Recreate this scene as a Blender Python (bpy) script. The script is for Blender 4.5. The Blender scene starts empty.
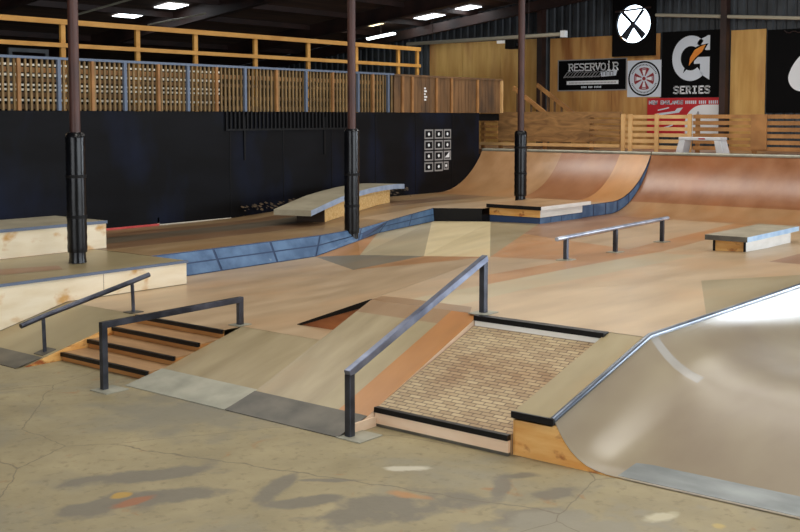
import bpy, bmesh, math, random
from mathutils import Vector, Matrix
random.seed(7)
C = bpy.context.scene.collection
pi = math.pi

# ------------------------------------------------------------------ materials
def lin(c):
    c = c / 255.0
    return c / 12.92 if c <= 0.04045 else ((c + 0.055) / 1.055) ** 2.4
def rgb(r, g, b): return (lin(r), lin(g), lin(b), 1.0)

def mat_plain(name, col, rough=0.6, metal=0.0, spec=0.5):
    m = bpy.data.materials.new(name); m.use_nodes = True
    b = m.node_tree.nodes['Principled BSDF']
    b.inputs['Base Color'].default_value = col
    b.inputs['Roughness'].default_value = rough
    b.inputs['Metallic'].default_value = metal
    b.inputs['Specular IOR Level'].default_value = spec
    return m

def mat_noise(name, c1, c2, scale=(3, 3, 3), rough=0.6, metal=0.0, detail=6, lo=0.35, hi=0.65, bump=0.0, spec=0.5,
              c3=None, scale3=(1, 1, 1), lo3=0.5, hi3=0.7, rvar=0.0, dist=0.0):
    m = bpy.data.materials.new(name); m.use_nodes = True
    nt = m.node_tree; N = nt.nodes; L = nt.links
    b = N['Principled BSDF']
    tc = N.new('ShaderNodeTexCoord'); mp = N.new('ShaderNodeMapping')
    mp.inputs['Scale'].default_value = scale
    L.new(tc.outputs['Object'], mp.inputs['Vector'])
    nz = N.new('ShaderNodeTexNoise'); nz.inputs['Scale'].default_value = 1.0; nz.inputs['Detail'].default_value = detail
    nz.inputs['Distortion'].default_value = dist
    L.new(mp.outputs['Vector'], nz.inputs['Vector'])
    rp = N.new('ShaderNodeMapRange'); rp.inputs['From Min'].default_value = lo; rp.inputs['From Max'].default_value = hi
    L.new(nz.outputs['Fac'], rp.inputs['Value'])
    mx = N.new('ShaderNodeMix'); mx.data_type = 'RGBA'
    mx.inputs['A'].default_value = c1; mx.inputs['B'].default_value = c2
    L.new(rp.outputs['Result'], mx.inputs['Factor'])
    out = mx.outputs['Result']
    if c3 is not None:
        mp3 = N.new('ShaderNodeMapping'); mp3.inputs['Scale'].default_value = scale3
        mp3.inputs['Location'].default_value = (3.1, 7.7, 1.3)
        L.new(tc.outputs['Object'], mp3.inputs['Vector'])
        n3 = N.new('ShaderNodeTexNoise'); n3.inputs['Scale'].default_value = 1.0; n3.inputs['Detail'].default_value = 4
        L.new(mp3.outputs['Vector'], n3.inputs['Vector'])
        r3 = N.new('ShaderNodeMapRange'); r3.inputs['From Min'].default_value = lo3; r3.inputs['From Max'].default_value = hi3
        L.new(n3.outputs['Fac'], r3.inputs['Value'])
        m3 = N.new('ShaderNodeMix'); m3.data_type = 'RGBA'
        L.new(r3.outputs['Result'], m3.inputs['Factor']); L.new(out, m3.inputs['A']); m3.inputs['B'].default_value = c3
        out = m3.outputs['Result']
    L.new(out, b.inputs['Base Color'])
    b.inputs['Roughness'].default_value = rough; b.inputs['Metallic'].default_value = metal
    b.inputs['Specular IOR Level'].default_value = spec
    if rvar:
        rr = N.new('ShaderNodeMapRange'); rr.inputs['To Min'].default_value = rough - rvar; rr.inputs['To Max'].default_value = rough + rvar
        L.new(nz.outputs['Fac'], rr.inputs['Value']); L.new(rr.outputs['Result'], b.inputs['Roughness'])
    if bump:
        bp = N.new('ShaderNodeBump'); bp.inputs['Strength'].default_value = bump; bp.inputs['Distance'].default_value = 0.01
        L.new(nz.outputs['Fac'], bp.inputs['Height']); L.new(bp.outputs['Normal'], b.inputs['Normal'])
    return m

def mat_emit(name, col, s):
    m = bpy.data.materials.new(name); m.use_nodes = True
    b = m.node_tree.nodes['Principled BSDF']
    b.inputs['Base Color'].default_value = (0.8, 0.8, 0.8, 1)
    b.inputs['Emission Color'].default_value = col; b.inputs['Emission Strength'].default_value = s
    return m

def skate(name, c, d=14, rough=0.36, sc=(0.9, 3.2, 3.0)):
    r, g, b = c
    return mat_noise(name, rgb(r - d, g - d, b - d), rgb(r + d, g + d, b + d), sc, rough, detail=8, lo=0.3, hi=0.7, rvar=0.05, spec=0.5,
                     c3=rgb(r + 8, g - 4, b - 12), scale3=(0.5, 1.1, 1), lo3=0.5, hi3=0.75)

M = {}
M['tan'] = skate('skate_tan', (178, 153, 120))
M['sand'] = skate('skate_sand', (184, 159, 124))
M['orange'] = skate('skate_orange', (174, 128, 82))
M['brown'] = skate('skate_brown', (150, 112, 82))
M['greygreen'] = skate('skate_greygreen', (152, 138, 104), 10)
M['grey'] = skate('skate_grey', (124, 116, 98), 10)
M['cream'] = skate('skate_cream', (218, 200, 156), 10)  # cream sheets, raised further for light the tilted bank catches
M['palegreen'] = skate('skate_palegreen', (178, 164, 132), 8)  # grey-green sheet, lightened for the light on the pale bank too
M['banktan'] = skate('skate_banktan', (148, 133, 101), 14, sc=(0.8, 5, 3))
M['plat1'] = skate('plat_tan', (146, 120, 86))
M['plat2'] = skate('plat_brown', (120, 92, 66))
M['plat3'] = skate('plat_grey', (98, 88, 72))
M['copper'] = skate('skate_copper', (138, 90, 56), 12, 0.30)
M['copper2'] = skate('skate_coppertan', (158, 120, 82), 12, 0.30)
M['rampgrey'] = skate('skate_rampgrey', (156, 148, 128), 10, 0.24, (1.2, 4, 4))
M['ramptan'] = mat_noise('skate_ramptan', rgb(128, 113, 95), rgb(154, 142, 118), (0.9, 1.8, 1.8), 0.28, detail=3, lo=0.25, hi=0.75)
M['rampedge'] = skate('skate_rampedge', (138, 120, 104), 12, 0.24, (4, 1.2, 2))
M['stripe'] = skate('skate_stripe', (170, 116, 60), 10)
M['bankbrown'] = skate('skate_bankbrown', (142, 114, 82), 10)
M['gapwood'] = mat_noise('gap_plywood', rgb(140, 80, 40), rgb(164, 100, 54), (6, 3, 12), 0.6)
M['palestrip'] = skate('skate_palestrip', (158, 154, 146), 6, 0.25)
M['ply'] = mat_noise('plywood_cream', rgb(228, 212, 180), rgb(240, 228, 202), (2, 9, 9), 0.6, c3=rgb(206, 160, 96), scale3=(3.2, 3.2, 5), lo3=0.58, hi3=0.72)
M['ply_or'] = mat_noise('plywood_orange', rgb(214, 150, 72), rgb(232, 184, 112), (6, 2.5, 14), 0.55, c3=rgb(150, 80, 32), scale3=(7, 7, 11), lo3=0.58, hi3=0.70)
M['osb'] = mat_noise('osb_board', rgb(206, 160, 92), rgb(232, 200, 140), (18, 18, 18), 0.65, dist=2.0)
M['shadewood'] = mat_plain('shaded_wood', rgb(58, 42, 30), 0.7)  # shade on the bench box end, put into the wood colour
M['whitewood'] = mat_noise('white_wood', rgb(226, 224, 216), rgb(240, 238, 232), (3, 3, 9), 0.5)
M['pinkwood'] = mat_noise('pine_riser', rgb(226, 194, 162), rgb(238, 212, 184), (5, 2, 9), 0.55)
M['riserwood'] = mat_noise('riser_wood', rgb(160, 104, 50), rgb(182, 126, 68), (5, 2, 9), 0.55)
M['treadwood'] = mat_noise('tread_wood', rgb(150, 114, 76), rgb(174, 136, 94), (8, 2, 8), 0.5)
M['black'] = mat_plain('black_steel', rgb(22, 22, 24), 0.38, 0.6)
M['blackpaint'] = mat_plain('black_paint', rgb(15, 15, 17), 0.55, 0, .2)
M['rail'] = mat_noise('worn_rail_steel', rgb(44, 46, 54), rgb(92, 96, 108), (3, 3, 3), 0.32, 0.75)
M['rail_bright'] = mat_noise('ground_rail_steel', rgb(84, 90, 108), rgb(138, 146, 168), (4, 4, 4), 0.3, 0.8)
M['flatrail'] = mat_noise('grey_rail_steel', rgb(140, 148, 166), rgb(196, 202, 214), (4, 4, 4), 0.3, 0.6)
M['coping'] = mat_noise('coping_steel', rgb(96, 104, 116), rgb(140, 148, 160), (2, 8, 8), 0.3, 0.8)
M['plate'] = mat_noise('galvanised_plate', rgb(146, 146, 132), rgb(172, 170, 154), (4, 4, 4), 0.5, 0.35)
M['plate_dk'] = mat_noise('dark_steel_plate', rgb(84, 82, 76), rgb(112, 108, 98), (4, 4, 4), 0.4, 0.45)
M['plate_sh'] = mat_noise('bright_steel_plate', rgb(112, 118, 118), rgb(146, 152, 152), (5, 2, 4), 0.36, 0.5)
M['blue'] = mat_noise('blue_paint', rgb(62, 92, 128), rgb(88, 120, 156), (5, 5, 5), 0.5, c3=rgb(150, 170, 190), scale3=(9, 9, 9), lo3=0.72, hi3=0.8)
M['blue_gap'] = mat_plain('blue_joint', rgb(46, 66, 100), 0.6)
M['slabtop'] = mat_noise('slab_top_grey', rgb(150, 142, 120), rgb(172, 164, 142), (3, 3, 3), 0.45)
M['slabside'] = mat_noise('slab_side_blue', rgb(140, 158, 186), rgb(166, 182, 204), (6, 6, 6), 0.5)
M['padding'] = mat_noise('column_padding', rgb(8, 9, 12), rgb(14, 15, 20), (6, 6, 2), 0.25, bump=0.5, spec=0.3)
M['rust'] = mat_noise('red_oxide_column', rgb(54, 32, 29), rgb(80, 48, 40), (8, 8, 2), 0.5)
M['rust_dk'] = mat_noise('dark_oxide_steel', rgb(40, 27, 24), rgb(62, 40, 34), (2, 2, 2), 0.6)
M['blackwall'] = mat_noise('black_wall_paint', rgb(11, 11, 13), rgb(17, 18, 22), (0.8, 1, 3), 0.6, c3=rgb(22, 30, 52), scale3=(0.9, 1, 0.5), lo3=0.5, hi3=0.75, spec=0.12)
M['dark'] = mat_plain('dark_void_wall', rgb(18, 17, 17), 0.9, 0, .1)
M['roof'] = mat_noise('roof_deck', rgb(66, 50, 42), rgb(96, 72, 58), (0.5, 6, 1), 0.8)
M['fencewood'] = mat_noise('fence_lumber', rgb(136, 94, 50), rgb(168, 120, 68), (3, 3, 3), 0.6)
M['fencewood_lt'] = mat_noise('pale_fence_lumber', rgb(190, 150, 96), rgb(210, 172, 118), (3, 3, 3), 0.6)
M['oldply'] = mat_noise('old_plywood', rgb(112, 80, 44), rgb(156, 116, 68), (5, 2, 9), 0.7, dist=1.2)
M['guardwood'] = mat_noise('guard_lumber', rgb(196, 138, 58), rgb(216, 160, 78), (2, 5, 5), 0.6)
M['wallply'] = mat_noise('wall_plywood', rgb(196, 148, 76), rgb(216, 172, 100), (2, 6, 0.8), 0.6, c3=rgb(164, 108, 54), scale3=(1, 1.6, 0.3), lo3=0.52, hi3=0.7)
M['wallply2'] = mat_noise('wall_plywood_red', rgb(194, 140, 76), rgb(212, 164, 98), (2, 6, 0.8), 0.6, c3=rgb(150, 92, 46), scale3=(1, 3, 0.4), lo3=0.5, hi3=0.7)
M['bluesteel'] = mat_plain('blue_grey_steel', rgb(96, 108, 128), 0.5, 0.2)
M['baluster'] = mat_noise('baluster_grey', rgb(112, 90, 54), rgb(142, 114, 70), (3, 3, 3), 0.6)
M['board'] = mat_noise('weathered_board', rgb(92, 66, 38), rgb(124, 90, 54), (7, 1, 1.2), 0.7, c3=rgb(70, 52, 36), scale3=(2, 1, 1), lo3=0.5, hi3=0.7)
M['stripwhite'] = mat_plain('white_strip', rgb(236, 232, 216), 0.6)
M['corr'] = mat_noise('corrugated_grey', rgb(52, 56, 60), rgb(70, 75, 80), (2, 2, 2), 0.6, 0.2)
M['greyplastic'] = mat_noise('grey_plastic', rgb(186, 190, 194), rgb(206, 210, 214), (5, 5, 5), 0.5)
M['signblack'] = mat_plain('sign_black', rgb(9, 9, 10), 0.7, 0, .1)
M['signwhite'] = mat_plain('sign_white', rgb(240, 243, 246), 0.5)
M['signgrey'] = mat_plain('sign_grey', rgb(218, 226, 236), 0.5)
M['signdim'] = mat_plain('sign_dim', rgb(150, 150, 150), 0.5)
M['signred'] = mat_plain('sign_red', rgb(196, 34, 44), 0.5)
M['signdkred'] = mat_plain('sign_dark_red', rgb(150, 44, 52), 0.5)
M['bolt'] = mat_noise('bolt_orange', rgb(232, 120, 30), rgb(244, 168, 60), (3, 3, 3), 0.5)
M['cyan'] = mat_plain('sign_cyan', rgb(70, 190, 210), 0.5)
M['daylight'] = mat_emit('fan_daylight', (0.72, 0.86, 1.0, 1), 4.0)
M['sky_w'] = mat_emit('skylight_white', (0.86, 0.95, 1.0, 1), 5.0)
M['sky_y'] = mat_emit('skylight_yellow', (1.0, 0.86, 0.45, 1), 2.0)
M['tube_lit'] = mat_emit('tube_lit', (1.0, 0.95, 0.85, 1), 1.2)
M['conduit'] = mat_plain('pale_conduit', rgb(186, 180, 160), 0.5)
M['redrag'] = mat_noise('red_edge_paint', rgb(190, 60, 60), rgb(214, 96, 90), (6, 6, 6), 0.7)
M['dirt'] = mat_noise('debris', rgb(48, 38, 28), rgb(96, 78, 56), (9, 9, 9), 0.9)
M['whitetrim'] = mat_plain('white_edge', rgb(206, 200, 186), 0.6)

def mat_bricks():
    m = bpy.data.materials.new('brick_face'); m.use_nodes = True
    nt = m.node_tree; N = nt.nodes; L = nt.links; b = N['Principled BSDF']
    uv = N.new('ShaderNodeUVMap')
    br = N.new('ShaderNodeTexBrick'); L.new(uv.outputs['UV'], br.inputs['Vector'])
    br.inputs['Color1'].default_value = rgb(186, 166, 130); br.inputs['Color2'].default_value = rgb(156, 132, 100)
    br.inputs['Mortar'].default_value = rgb(88, 72, 56)
    br.inputs['Scale'].default_value = 1.0; br.inputs['Mortar Size'].default_value = 0.0036
    br.inputs['Brick Width'].default_value = 0.1; br.inputs['Row Height'].default_value = 0.037
    br.inputs['Bias'].default_value = -0.15; br.inputs['Mortar Smooth'].default_value = 0.2
    nz = N.new('ShaderNodeTexNoise'); nz.inputs['Scale'].default_value = 2.2; nz.inputs['Detail'].default_value = 3
    L.new(uv.outputs['UV'], nz.inputs['Vector'])
    mx = N.new('ShaderNodeMix'); mx.data_type = 'RGBA'; mx.blend_type = 'MULTIPLY'
    rp = N.new('ShaderNodeMapRange'); rp.inputs['From Min'].default_value = 0.45; rp.inputs['From Max'].default_value = 0.68
    L.new(nz.outputs['Fac'], rp.inputs['Value']); L.new(rp.outputs['Result'], mx.inputs['Factor'])
    L.new(br.outputs['Color'], mx.inputs['A']); mx.inputs['B'].default_value = rgb(228, 212, 200)
    L.new(mx.outputs['Result'], b.inputs['Base Color'])
    bp = N.new('ShaderNodeBump'); bp.inputs['Strength'].default_value = 0.5; bp.inputs['Distance'].default_value = 0.006; bp.invert = True
    L.new(br.outputs['Fac'], bp.inputs['Height']); L.new(bp.outputs['Normal'], b.inputs['Normal'])
    b.inputs['Roughness'].default_value = 0.55
    return m
M['brick'] = mat_bricks()

def mat_concrete():
    m = bpy.data.materials.new('stained_concrete'); m.use_nodes = True
    nt = m.node_tree; N = nt.nodes; L = nt.links; b = N['Principled BSDF']
    tc = N.new('ShaderNodeTexCoord')
    def noise(scale, detail, loc=(0, 0, 0), dist=0.0, rough=0.6):
        mp = N.new('ShaderNodeMapping'); mp.inputs['Location'].default_value = loc
        L.new(tc.outputs['Object'], mp.inputs['Vector'])
        n = N.new('ShaderNodeTexNoise'); n.inputs['Scale'].default_value = scale; n.inputs['Detail'].default_value = detail
        n.inputs['Distortion'].default_value = dist; n.inputs['Roughness'].default_value = rough
        L.new(mp.outputs['Vector'], n.inputs['Vector']); return n.outputs['Fac']
    def ramp(src, a, c):
        r = N.new('ShaderNodeMapRange'); r.inputs['From Min'].default_value = a; r.inputs['From Max'].default_value = c
        L.new(src, r.inputs['Value']); return r.outputs['Result']
    def mix(f, a, col):
        x = N.new('ShaderNodeMix'); x.data_type = 'RGBA'; L.new(f, x.inputs['Factor'])
        if isinstance(a, tuple): x.inputs['A'].default_value = a
        else: L.new(a, x.inputs['A'])
        x.inputs['B'].default_value = col; return x.outputs['Result']
    c = mix(ramp(noise(1.6, 8), 0.3, 0.7), rgb(134, 123, 93), rgb(162, 149, 114))
    c = mix(ramp(noise(0.9, 5, (5, 2, 0), 0.6), 0.52, 0.68), c, rgb(132, 126, 106))
    c = mix(ramp(noise(14, 4, (1, 1, 0)), 0.55, 0.8), c, rgb(112, 100, 72))
    c = mix(ramp(noise(3.5, 6, (9, 4, 0), 1.0), 0.64, 0.74), c, rgb(150, 110, 66))
    # worn grey paint patches, each at its own place on the slab (metres): x, y, radius x, radius y, angle
    warp = N.new('ShaderNodeTexNoise'); warp.inputs['Scale'].default_value = 4.0; warp.inputs['Detail'].default_value = 4
    L.new(tc.outputs['Object'], warp.inputs['Vector'])
    def blob(x, y, rx, ry, ang, col, soft=0.25, k=0.9):
        nonlocal c
        mp = N.new('ShaderNodeMapping'); mp.vector_type = 'TEXTURE'
        mp.inputs['Location'].default_value = (x, y, 0); mp.inputs['Rotation'].default_value = (0, 0, ang)
        mp.inputs['Scale'].default_value = (rx, ry, 1)
        L.new(tc.outputs['Object'], mp.inputs['Vector'])
        ln = N.new('ShaderNodeVectorMath'); ln.operation = 'LENGTH'; L.new(mp.outputs['Vector'], ln.inputs[0])
        ad = N.new('ShaderNodeMath'); ad.operation = 'MULTIPLY_ADD'; L.new(warp.outputs['Fac'], ad.inputs[0])
        ad.inputs[1].default_value = -3.0; ad.inputs[2].default_value = 1.5
        su = N.new('ShaderNodeMath'); su.operation = 'ADD'; L.new(ln.outputs['Value'], su.inputs[0]); L.new(ad.outputs['Value'], su.inputs[1])
        r = N.new('ShaderNodeMapRange'); r.inputs['From Min'].default_value = 1.0 + soft; r.inputs['From Max'].default_value = 1.0 - soft
        r.inputs['To Max'].default_value = k
        L.new(su.outputs['Value'], r.inputs['Value'])
        c = mix(r.outputs['Result'], c, col)
    g = rgb(112, 106, 92)
    blob(4.25, 5.42, 0.42, 0.12, -0.55, g); blob(4.05, 5.02, 0.30, 0.15, -0.4, g); blob(3.72, 5.2, 0.3, 0.14, -0.2, g)
    blob(3.85, 5.1, 0.12, 0.05, 0, rgb(150, 96, 62)); blob(3.9, 5.25, 0.06, 0.04, 0, rgb(176, 140, 56))
    blob(4.62, 4.66, 0.26, 0.07, 0.4, g); blob(4.85, 4.5, 0.25, 0.03, -0.9, g); blob(4.45, 4.35, 0.22, 0.08, -0.5, g)
    blob(4.72, 3.92, 0.42, 0.2, -0.5, g); blob(4.95, 3.95, 0.05, 0.16, 0.2, rgb(168, 124, 78))
    blob(5.42, 3.62, 0.25, 0.06, 0.5, g); blob(5.68, 3.62, 0.12, 0.05, -0.6, g); blob(5.5, 3.3, 0.2, 0.08, -0.4, g)
    blob(5.05, 3.2, 0.3, 0.16, -0.5, g)
    blob(5.0, 2.95, 0.6, 0.3, -0.6, rgb(136, 130, 112))
    blob(5.30, 4.30, 0.12, 0.05, -0.8, rgb(196, 190, 170), 0.3, 0.8)
    blob(5.55, 2.65, 0.12, 0.05, -0.4, rgb(196, 188, 160), 0.3, 0.8)
    blob(5.62, 2.35, 0.05, 0.05, 0, rgb(178, 156, 96), 0.2, 1)
    blob(5.35, 6.35, 0.5, 0.7, 0.0, rgb(120, 116, 102), 0.5, 0.7)
    # cracks
    vo = N.new('ShaderNodeTexVoronoi'); vo.feature = 'DISTANCE_TO_EDGE'; vo.inputs['Scale'].default_value = 0.55
    wv = N.new('ShaderNodeMixRGB'); wv.inputs['Fac'].default_value = 0.08
    L.new(tc.outputs['Object'], wv.inputs[1]); L.new(warp.outputs['Color'], wv.inputs[2]); L.new(wv.outputs[0], vo.inputs['Vector'])
    c = mix(ramp(vo.outputs['Distance'], 0.003, 0.0), c, rgb(108, 98, 76))
    L.new(c, b.inputs['Base Color'])
    rr = N.new('ShaderNodeMapRange'); rr.inputs['To Min'].default_value = 0.42; rr.inputs['To Max'].default_value = 0.62
    nn = noise(5, 5); L.new(nn, rr.inputs['Value']); L.new(rr.outputs['Result'], b.inputs['Roughness'])
    bp = N.new('ShaderNodeBump'); bp.inputs['Strength'].default_value = 0.12; bp.inputs['Distance'].default_value = 0.01
    L.new(noise(30, 4), bp.inputs['Height']); L.new(bp.outputs['Normal'], b.inputs['Normal'])
    return m
M['concrete'] = mat_concrete()

def mat_column_wrap(): return M['padding']

# ------------------------------------------------------------------ object helpers
BASE = {}
def thing(name, label, cat, loc=(0, 0, 0), group=None):
    o = bpy.data.objects.new(name, None); C.objects.link(o); o.location = loc
    o.empty_display_size = 0.1
    o['label'] = label; o['category'] = cat
    if group: o['group'] = group
    BASE[o] = Vector(loc); return o
def tag(o, label, cat, group=None):
    o['label'] = label; o['category'] = cat
    if group: o['group'] = group
    return o

class MB:
    def __init__(s): s.bm = bmesh.new(); s.mi = 0
    def poly(s, pts, mi=None):
        f = s.bm.faces.new([s.bm.verts.new(p) for p in pts]); f.material_index = s.mi if mi is None else mi; return f
    def box(s, x0, x1, y0, y1, z0, z1, mi=None):
        return s.hexa([(x0, y0, z0), (x1, y0, z0), (x1, y1, z0), (x0, y1, z0)], [(x0, y0, z1), (x1, y0, z1), (x1, y1, z1), (x0, y1, z1)], mi)
    def hexa(s, lo, hi, mi=None):
        return s.loft([lo, hi], mi)
    def loft(s, rings, mi=None, cap=True, closed=True):
        mi = s.mi if mi is None else mi
        vs = [[s.bm.verts.new(p) for p in r] for r in rings]; n = len(rings[0])
        for a, b in zip(vs, vs[1:]):
            for i in range(n if closed else n - 1):
                j = (i + 1) % n
                f = s.bm.faces.new((a[i], a[j], b[j], b[i])); f.material_index = mi
        if cap and closed:
            f = s.bm.faces.new(list(reversed(vs[0]))); f.material_index = mi
            f = s.bm.faces.new(vs[-1]); f.material_index = mi
        return vs
    def prism(s, pts, off, mi=None):
        off = Vector(off)
        s.loft([[tuple(Vector(p)) for p in pts], [tuple(Vector(p) + off) for p in pts]], mi)
    def bar(s, p, q, w, h=None, mi=None):       # square bar
        h = h or w; p = Vector(p); q = Vector(q); d = (q - p).normalized()
        u = d.cross(Vector((0, 0, 1)))
        if u.length < 1e-4: u = Vector((1, 0, 0))
        u.normalize(); v = u.cross(d)
        r = [(-w / 2, -h / 2), (w / 2, -h / 2), (w / 2, h / 2), (-w / 2, h / 2)]
        s.loft([[tuple(c + u * a + v * b) for a, b in r] for c in (p, q)], mi)
    def tube(s, pts, r, n=12, mi=None):
        pts = [Vector(p) for p in pts]; rings = []
        for i, p in enumerate(pts):
            d = (pts[min(i + 1, len(pts) - 1)] - pts[max(i - 1, 0)]).normalized()
            u = d.cross(Vector((0, 0, 1)))
            if u.length < 1e-4: u = Vector((1, 0, 0))
            u.normalize(); v = u.cross(d)
            rr = r[i] if isinstance(r, (list, tuple)) else r
            rings.append([tuple(p + (u * math.cos(2 * pi * k / n) + v * math.sin(2 * pi * k / n)) * rr) for k in range(n)])
        s.loft(rings, mi)
    def build(s, name, mats, parent=None, smooth=False, bevel=0.0):
        bmesh.ops.recalc_face_normals(s.bm, faces=s.bm.faces)
        me = bpy.data.meshes.new(name)
        if parent is not None:
            b = BASE[parent]
            for v in s.bm.verts: v.co -= b
        s.bm.to_mesh(me); s.bm.free()
        for m in (mats if isinstance(mats, (list, tuple)) else [mats]): me.materials.append(M[m] if isinstance(m, str) else m)
        o = bpy.data.objects.new(name, me); C.objects.link(o)
        if smooth:
            for p in me.polygons: p.use_smooth = True
            try: me.set_sharp_from_angle(angle=math.radians(40))
            except Exception: pass
        if parent is not None:
            o.parent = parent; BASE[o] = BASE[parent]
        else: BASE[o] = Vector((0, 0, 0))
        if bevel:
            md = o.modifiers.new('bevel', 'BEVEL'); md.width = bevel; md.segments = 2; md.limit_method = 'ANGLE'
        return o

def mb(): return MB()
def box(name, m, parent, *a, bevel=0.0):
    s = MB(); s.box(*a); return s.build(name, m, parent, bevel=bevel)
def struct(o): o['kind'] = 'structure'; return o

# ------------------------------------------------------------------ the building
s = mb(); s.box(-7, 25, -9, 31, -0.2, 0.0); struct(s.build('floor', 'concrete'))
def roofz(y): return 5.03 + (16.1 - y) * 0.124
s = mb(); s.hexa([(-7, -9, roofz(-9)), (24.3, -9, roofz(-9)), (24.3, 31, roofz(31)), (-7, 31, roofz(31))],
                 [(-7, -9, roofz(-9) + .15), (24.3, -9, roofz(-9) + .15), (24.3, 31, roofz(31) + .15), (-7, 31, roofz(31) + .15)])
struct(s.build('ceiling', 'roof'))
# corrugated end wall
s = mb(); ys = []; y = -9.0
prof = []
while y < 31:
    for dy, dx in ((0, 0), (0.11, 0), (0.14, 0.035), (0.19, 0.035), (0.22, 0)): prof.append((y + dy, 24.0 + dx))
    y += 0.22
prof = [p for i, p in enumerate(prof) if i == 0 or p[0] - prof[i - 1][0] > 1e-4]
va = [s.bm.verts.new((x, y, 0)) for y, x in prof]; vb = [s.bm.verts.new((x, y, roofz(y) - .002)) for y, x in prof]
for i in range(len(prof) - 1): s.bm.faces.new((va[i], va[i + 1], vb[i + 1], vb[i]))
for f in list(s.bm.faces):
    c = f.calc_center_median()
    if -7.5 < c.y < 1.2: s.bm.faces.remove(f)
s.box(24.0, 24.1, -7.6, 1.3, 4.2, roofz(1.3))
s.box(24.06, 24.2, 1.3, 31, 0, 3.1)
struct(s.build('wall_back', 'corr'))
s = mb(); s.box(-7, 25, 30.8, 31, 0, 3.3); struct(s.build('wall_left', 'dark'))
# right wall with a wide open roll-up door
s = mb(); DX0, DX1, DZ = 2.5, 16.5, 4.3
s.box(-7, DX0, -9.2, -9, 0, 8); s.box(DX1, 25, -9.2, -9, 0, 8); s.box(DX0, DX1, -9.2, -9, DZ, 8)
struct(s.build('wall_right', 'corr'))
s = mb(); s.box(-7.2, -7, -9, -1, 0, 8); s.box(-7.2, -7, 9, 31, 0, 8); s.box(-7.2, -7, -1, 9, 4.6, 8)
struct(s.build('wall_front', 'corr'))

# black wall under the mezzanine
WY = 13.32
s = mb(); s.box(2, 19.05, WY, WY + 0.06, 0.0, 2.285)
for x in (4.8, 6.1, 7.3, 8.5, 9.7, 10.9, 12.1, 13.3, 14.5, 15.7, 16.9, 18.1):
    s.box(x, x + .012, WY - .006, WY, 0.6, 2.28, 1)
for k in range(33): s.box(12.0 + k * .09, 12.03 + k * .09, WY - .035, WY - .001, 2.011, 2.284, 1)
s.box(5, 11.95, WY - .02, WY - .001, .605, 2.284)
s.box(12.0, 15.0, WY - .03, WY, 1.98, 2.01, 1); s.box(12.4, 12.43, WY - .02, WY, 1.5, 2.2, 1); s.box(14.3, 14.33, WY - .02, WY, 1.55, 2.2, 1)
struct(s.build('wall_mezzanine', ['blackwall', 'blackpaint']))
s = mb(); s.box(2, 19.9, WY + .07, 17.5, 2.12, 2.27); o = s.build('mezzanine_floor', 'dark'); struct(o)
s = mb(); s.box(2, 19.9, 17.5, 17.6, 0, 2.27); struct(s.build('wall_storage', 'dark'))
box('trim_1', 'redrag', None, 8.46, 10.64, WY - .03, WY - .003, .572, .60); struct(bpy.data.objects['trim_1'])
box('trim_2', 'whitetrim', None, 10.66, 12.1, WY - .02, WY - .003, .572, .588); struct(bpy.data.objects['trim_2'])
box('trim_3', 'whitetrim', None, 10.62, 10.65, WY - .02, WY - .003, .572, .69); struct(bpy.data.objects['trim_3'])

# ------------------------------------------------------------------ platform heights
def zup(x): return 0.57 if x <= 12 else (0.70 if x >= 14.5 else 0.57 + 0.13 * (x - 12) / 2.5)

# ------------------------------------------------------------------ main skate deck (tan, folded)
V = dict(a=(6.64, 9.79, .3), a2=(6.64, 7.4, .3), b=(6.85, 7.4, .3), c=(6.85, 6.2, .3), d=(7.25, 6.2, .3), W0=(7.25, 7.08, .3),
         W1=(10.3, 9.1, .3), e=(8.225, 9.79, .3), f=(8.225, 10.26, .3), Bb1=(10.95, 10.36, .3), Bb2=(11.96, 10.47, .42), Bb3=(12.77, 10.78, .45),
         G=(14.57, 11.13, .48), H=(15.0, 10.25, .49), I=(15.2, 9.45, .49), R2=(17.5, 9.45, .485), Ka=(11.57, 8.97, .36), Kl=(11.3, 9.86, .33),
         Kb=(11.32, 7.74, .47), V0=(7.25, 6.2, .62), A=(7.25, 3.6, .62), R1=(11.5, 3.6, .62), R3=(17.5, 3.0, .485), R4=(13.5, 3.6, .57))
TRI = [('W0', 'd', 'V0'),]
FLAT = ['a', 'a2', 'b', 'c', 'd', 'W0', 'W1', 'Bb1', 'f', 'e']
tris = [(('W0', 'Kb', 'V0'), 'm'), (('W0', 'W1', 'Kb'), 'm'), (('W1', 'Ka', 'Kb'), 'm'), (('W1', 'Kl', 'Ka'), 'grey'), (('W1', 'Bb1', 'Kl'), 'grey'),
        (('Bb1', 'Bb2', 'Kl'), 'orange'), (('Kl', 'Bb2', 'Bb3'), 'orange'), (('Kl', 'G', 'Ka'), 'palegreen'), (('Kl', 'Bb3', 'G'), 'palegreen'),
        (('Ka', 'G', 'H'), 'cream'), (('Ka', 'H', 'Kb'), 'cream'), (('Kb', 'H', 'I'), 'greygreen'),
        (('V0', 'Kb', 'R1'), 'm'), (('V0', 'R1', 'A'), 'm'), (('Kb', 'R4', 'R1'), 'm'), (('Kb', 'R3', 'R4'), 'm'), (('Kb', 'R2', 'R3'), 'm'), (('Kb', 'I', 'R2'), 'm')]
def bary(p, a, b, c):
    d = (b[1] - c[1]) * (a[0] - c[0]) + (c[0] - b[0]) * (a[1] - c[1])
    u = ((b[1] - c[1]) * (p[0] - c[0]) + (c[0] - b[0]) * (p[1] - c[1])) / d
    v = ((c[1] - a[1]) * (p[0] - c[0]) + (a[0] - c[0]) * (p[1] - c[1])) / d
    return u, v, 1 - u - v
def deckz(x, y):
    for t, _ in tris:
        a, b, c = (V[k] for k in t); u, v, w = bary((x, y), a, b, c)
        if min(u, v, w) > -1e-6: return u * a[2] + v * b[2] + w * c[2]
    return 0.3
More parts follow.
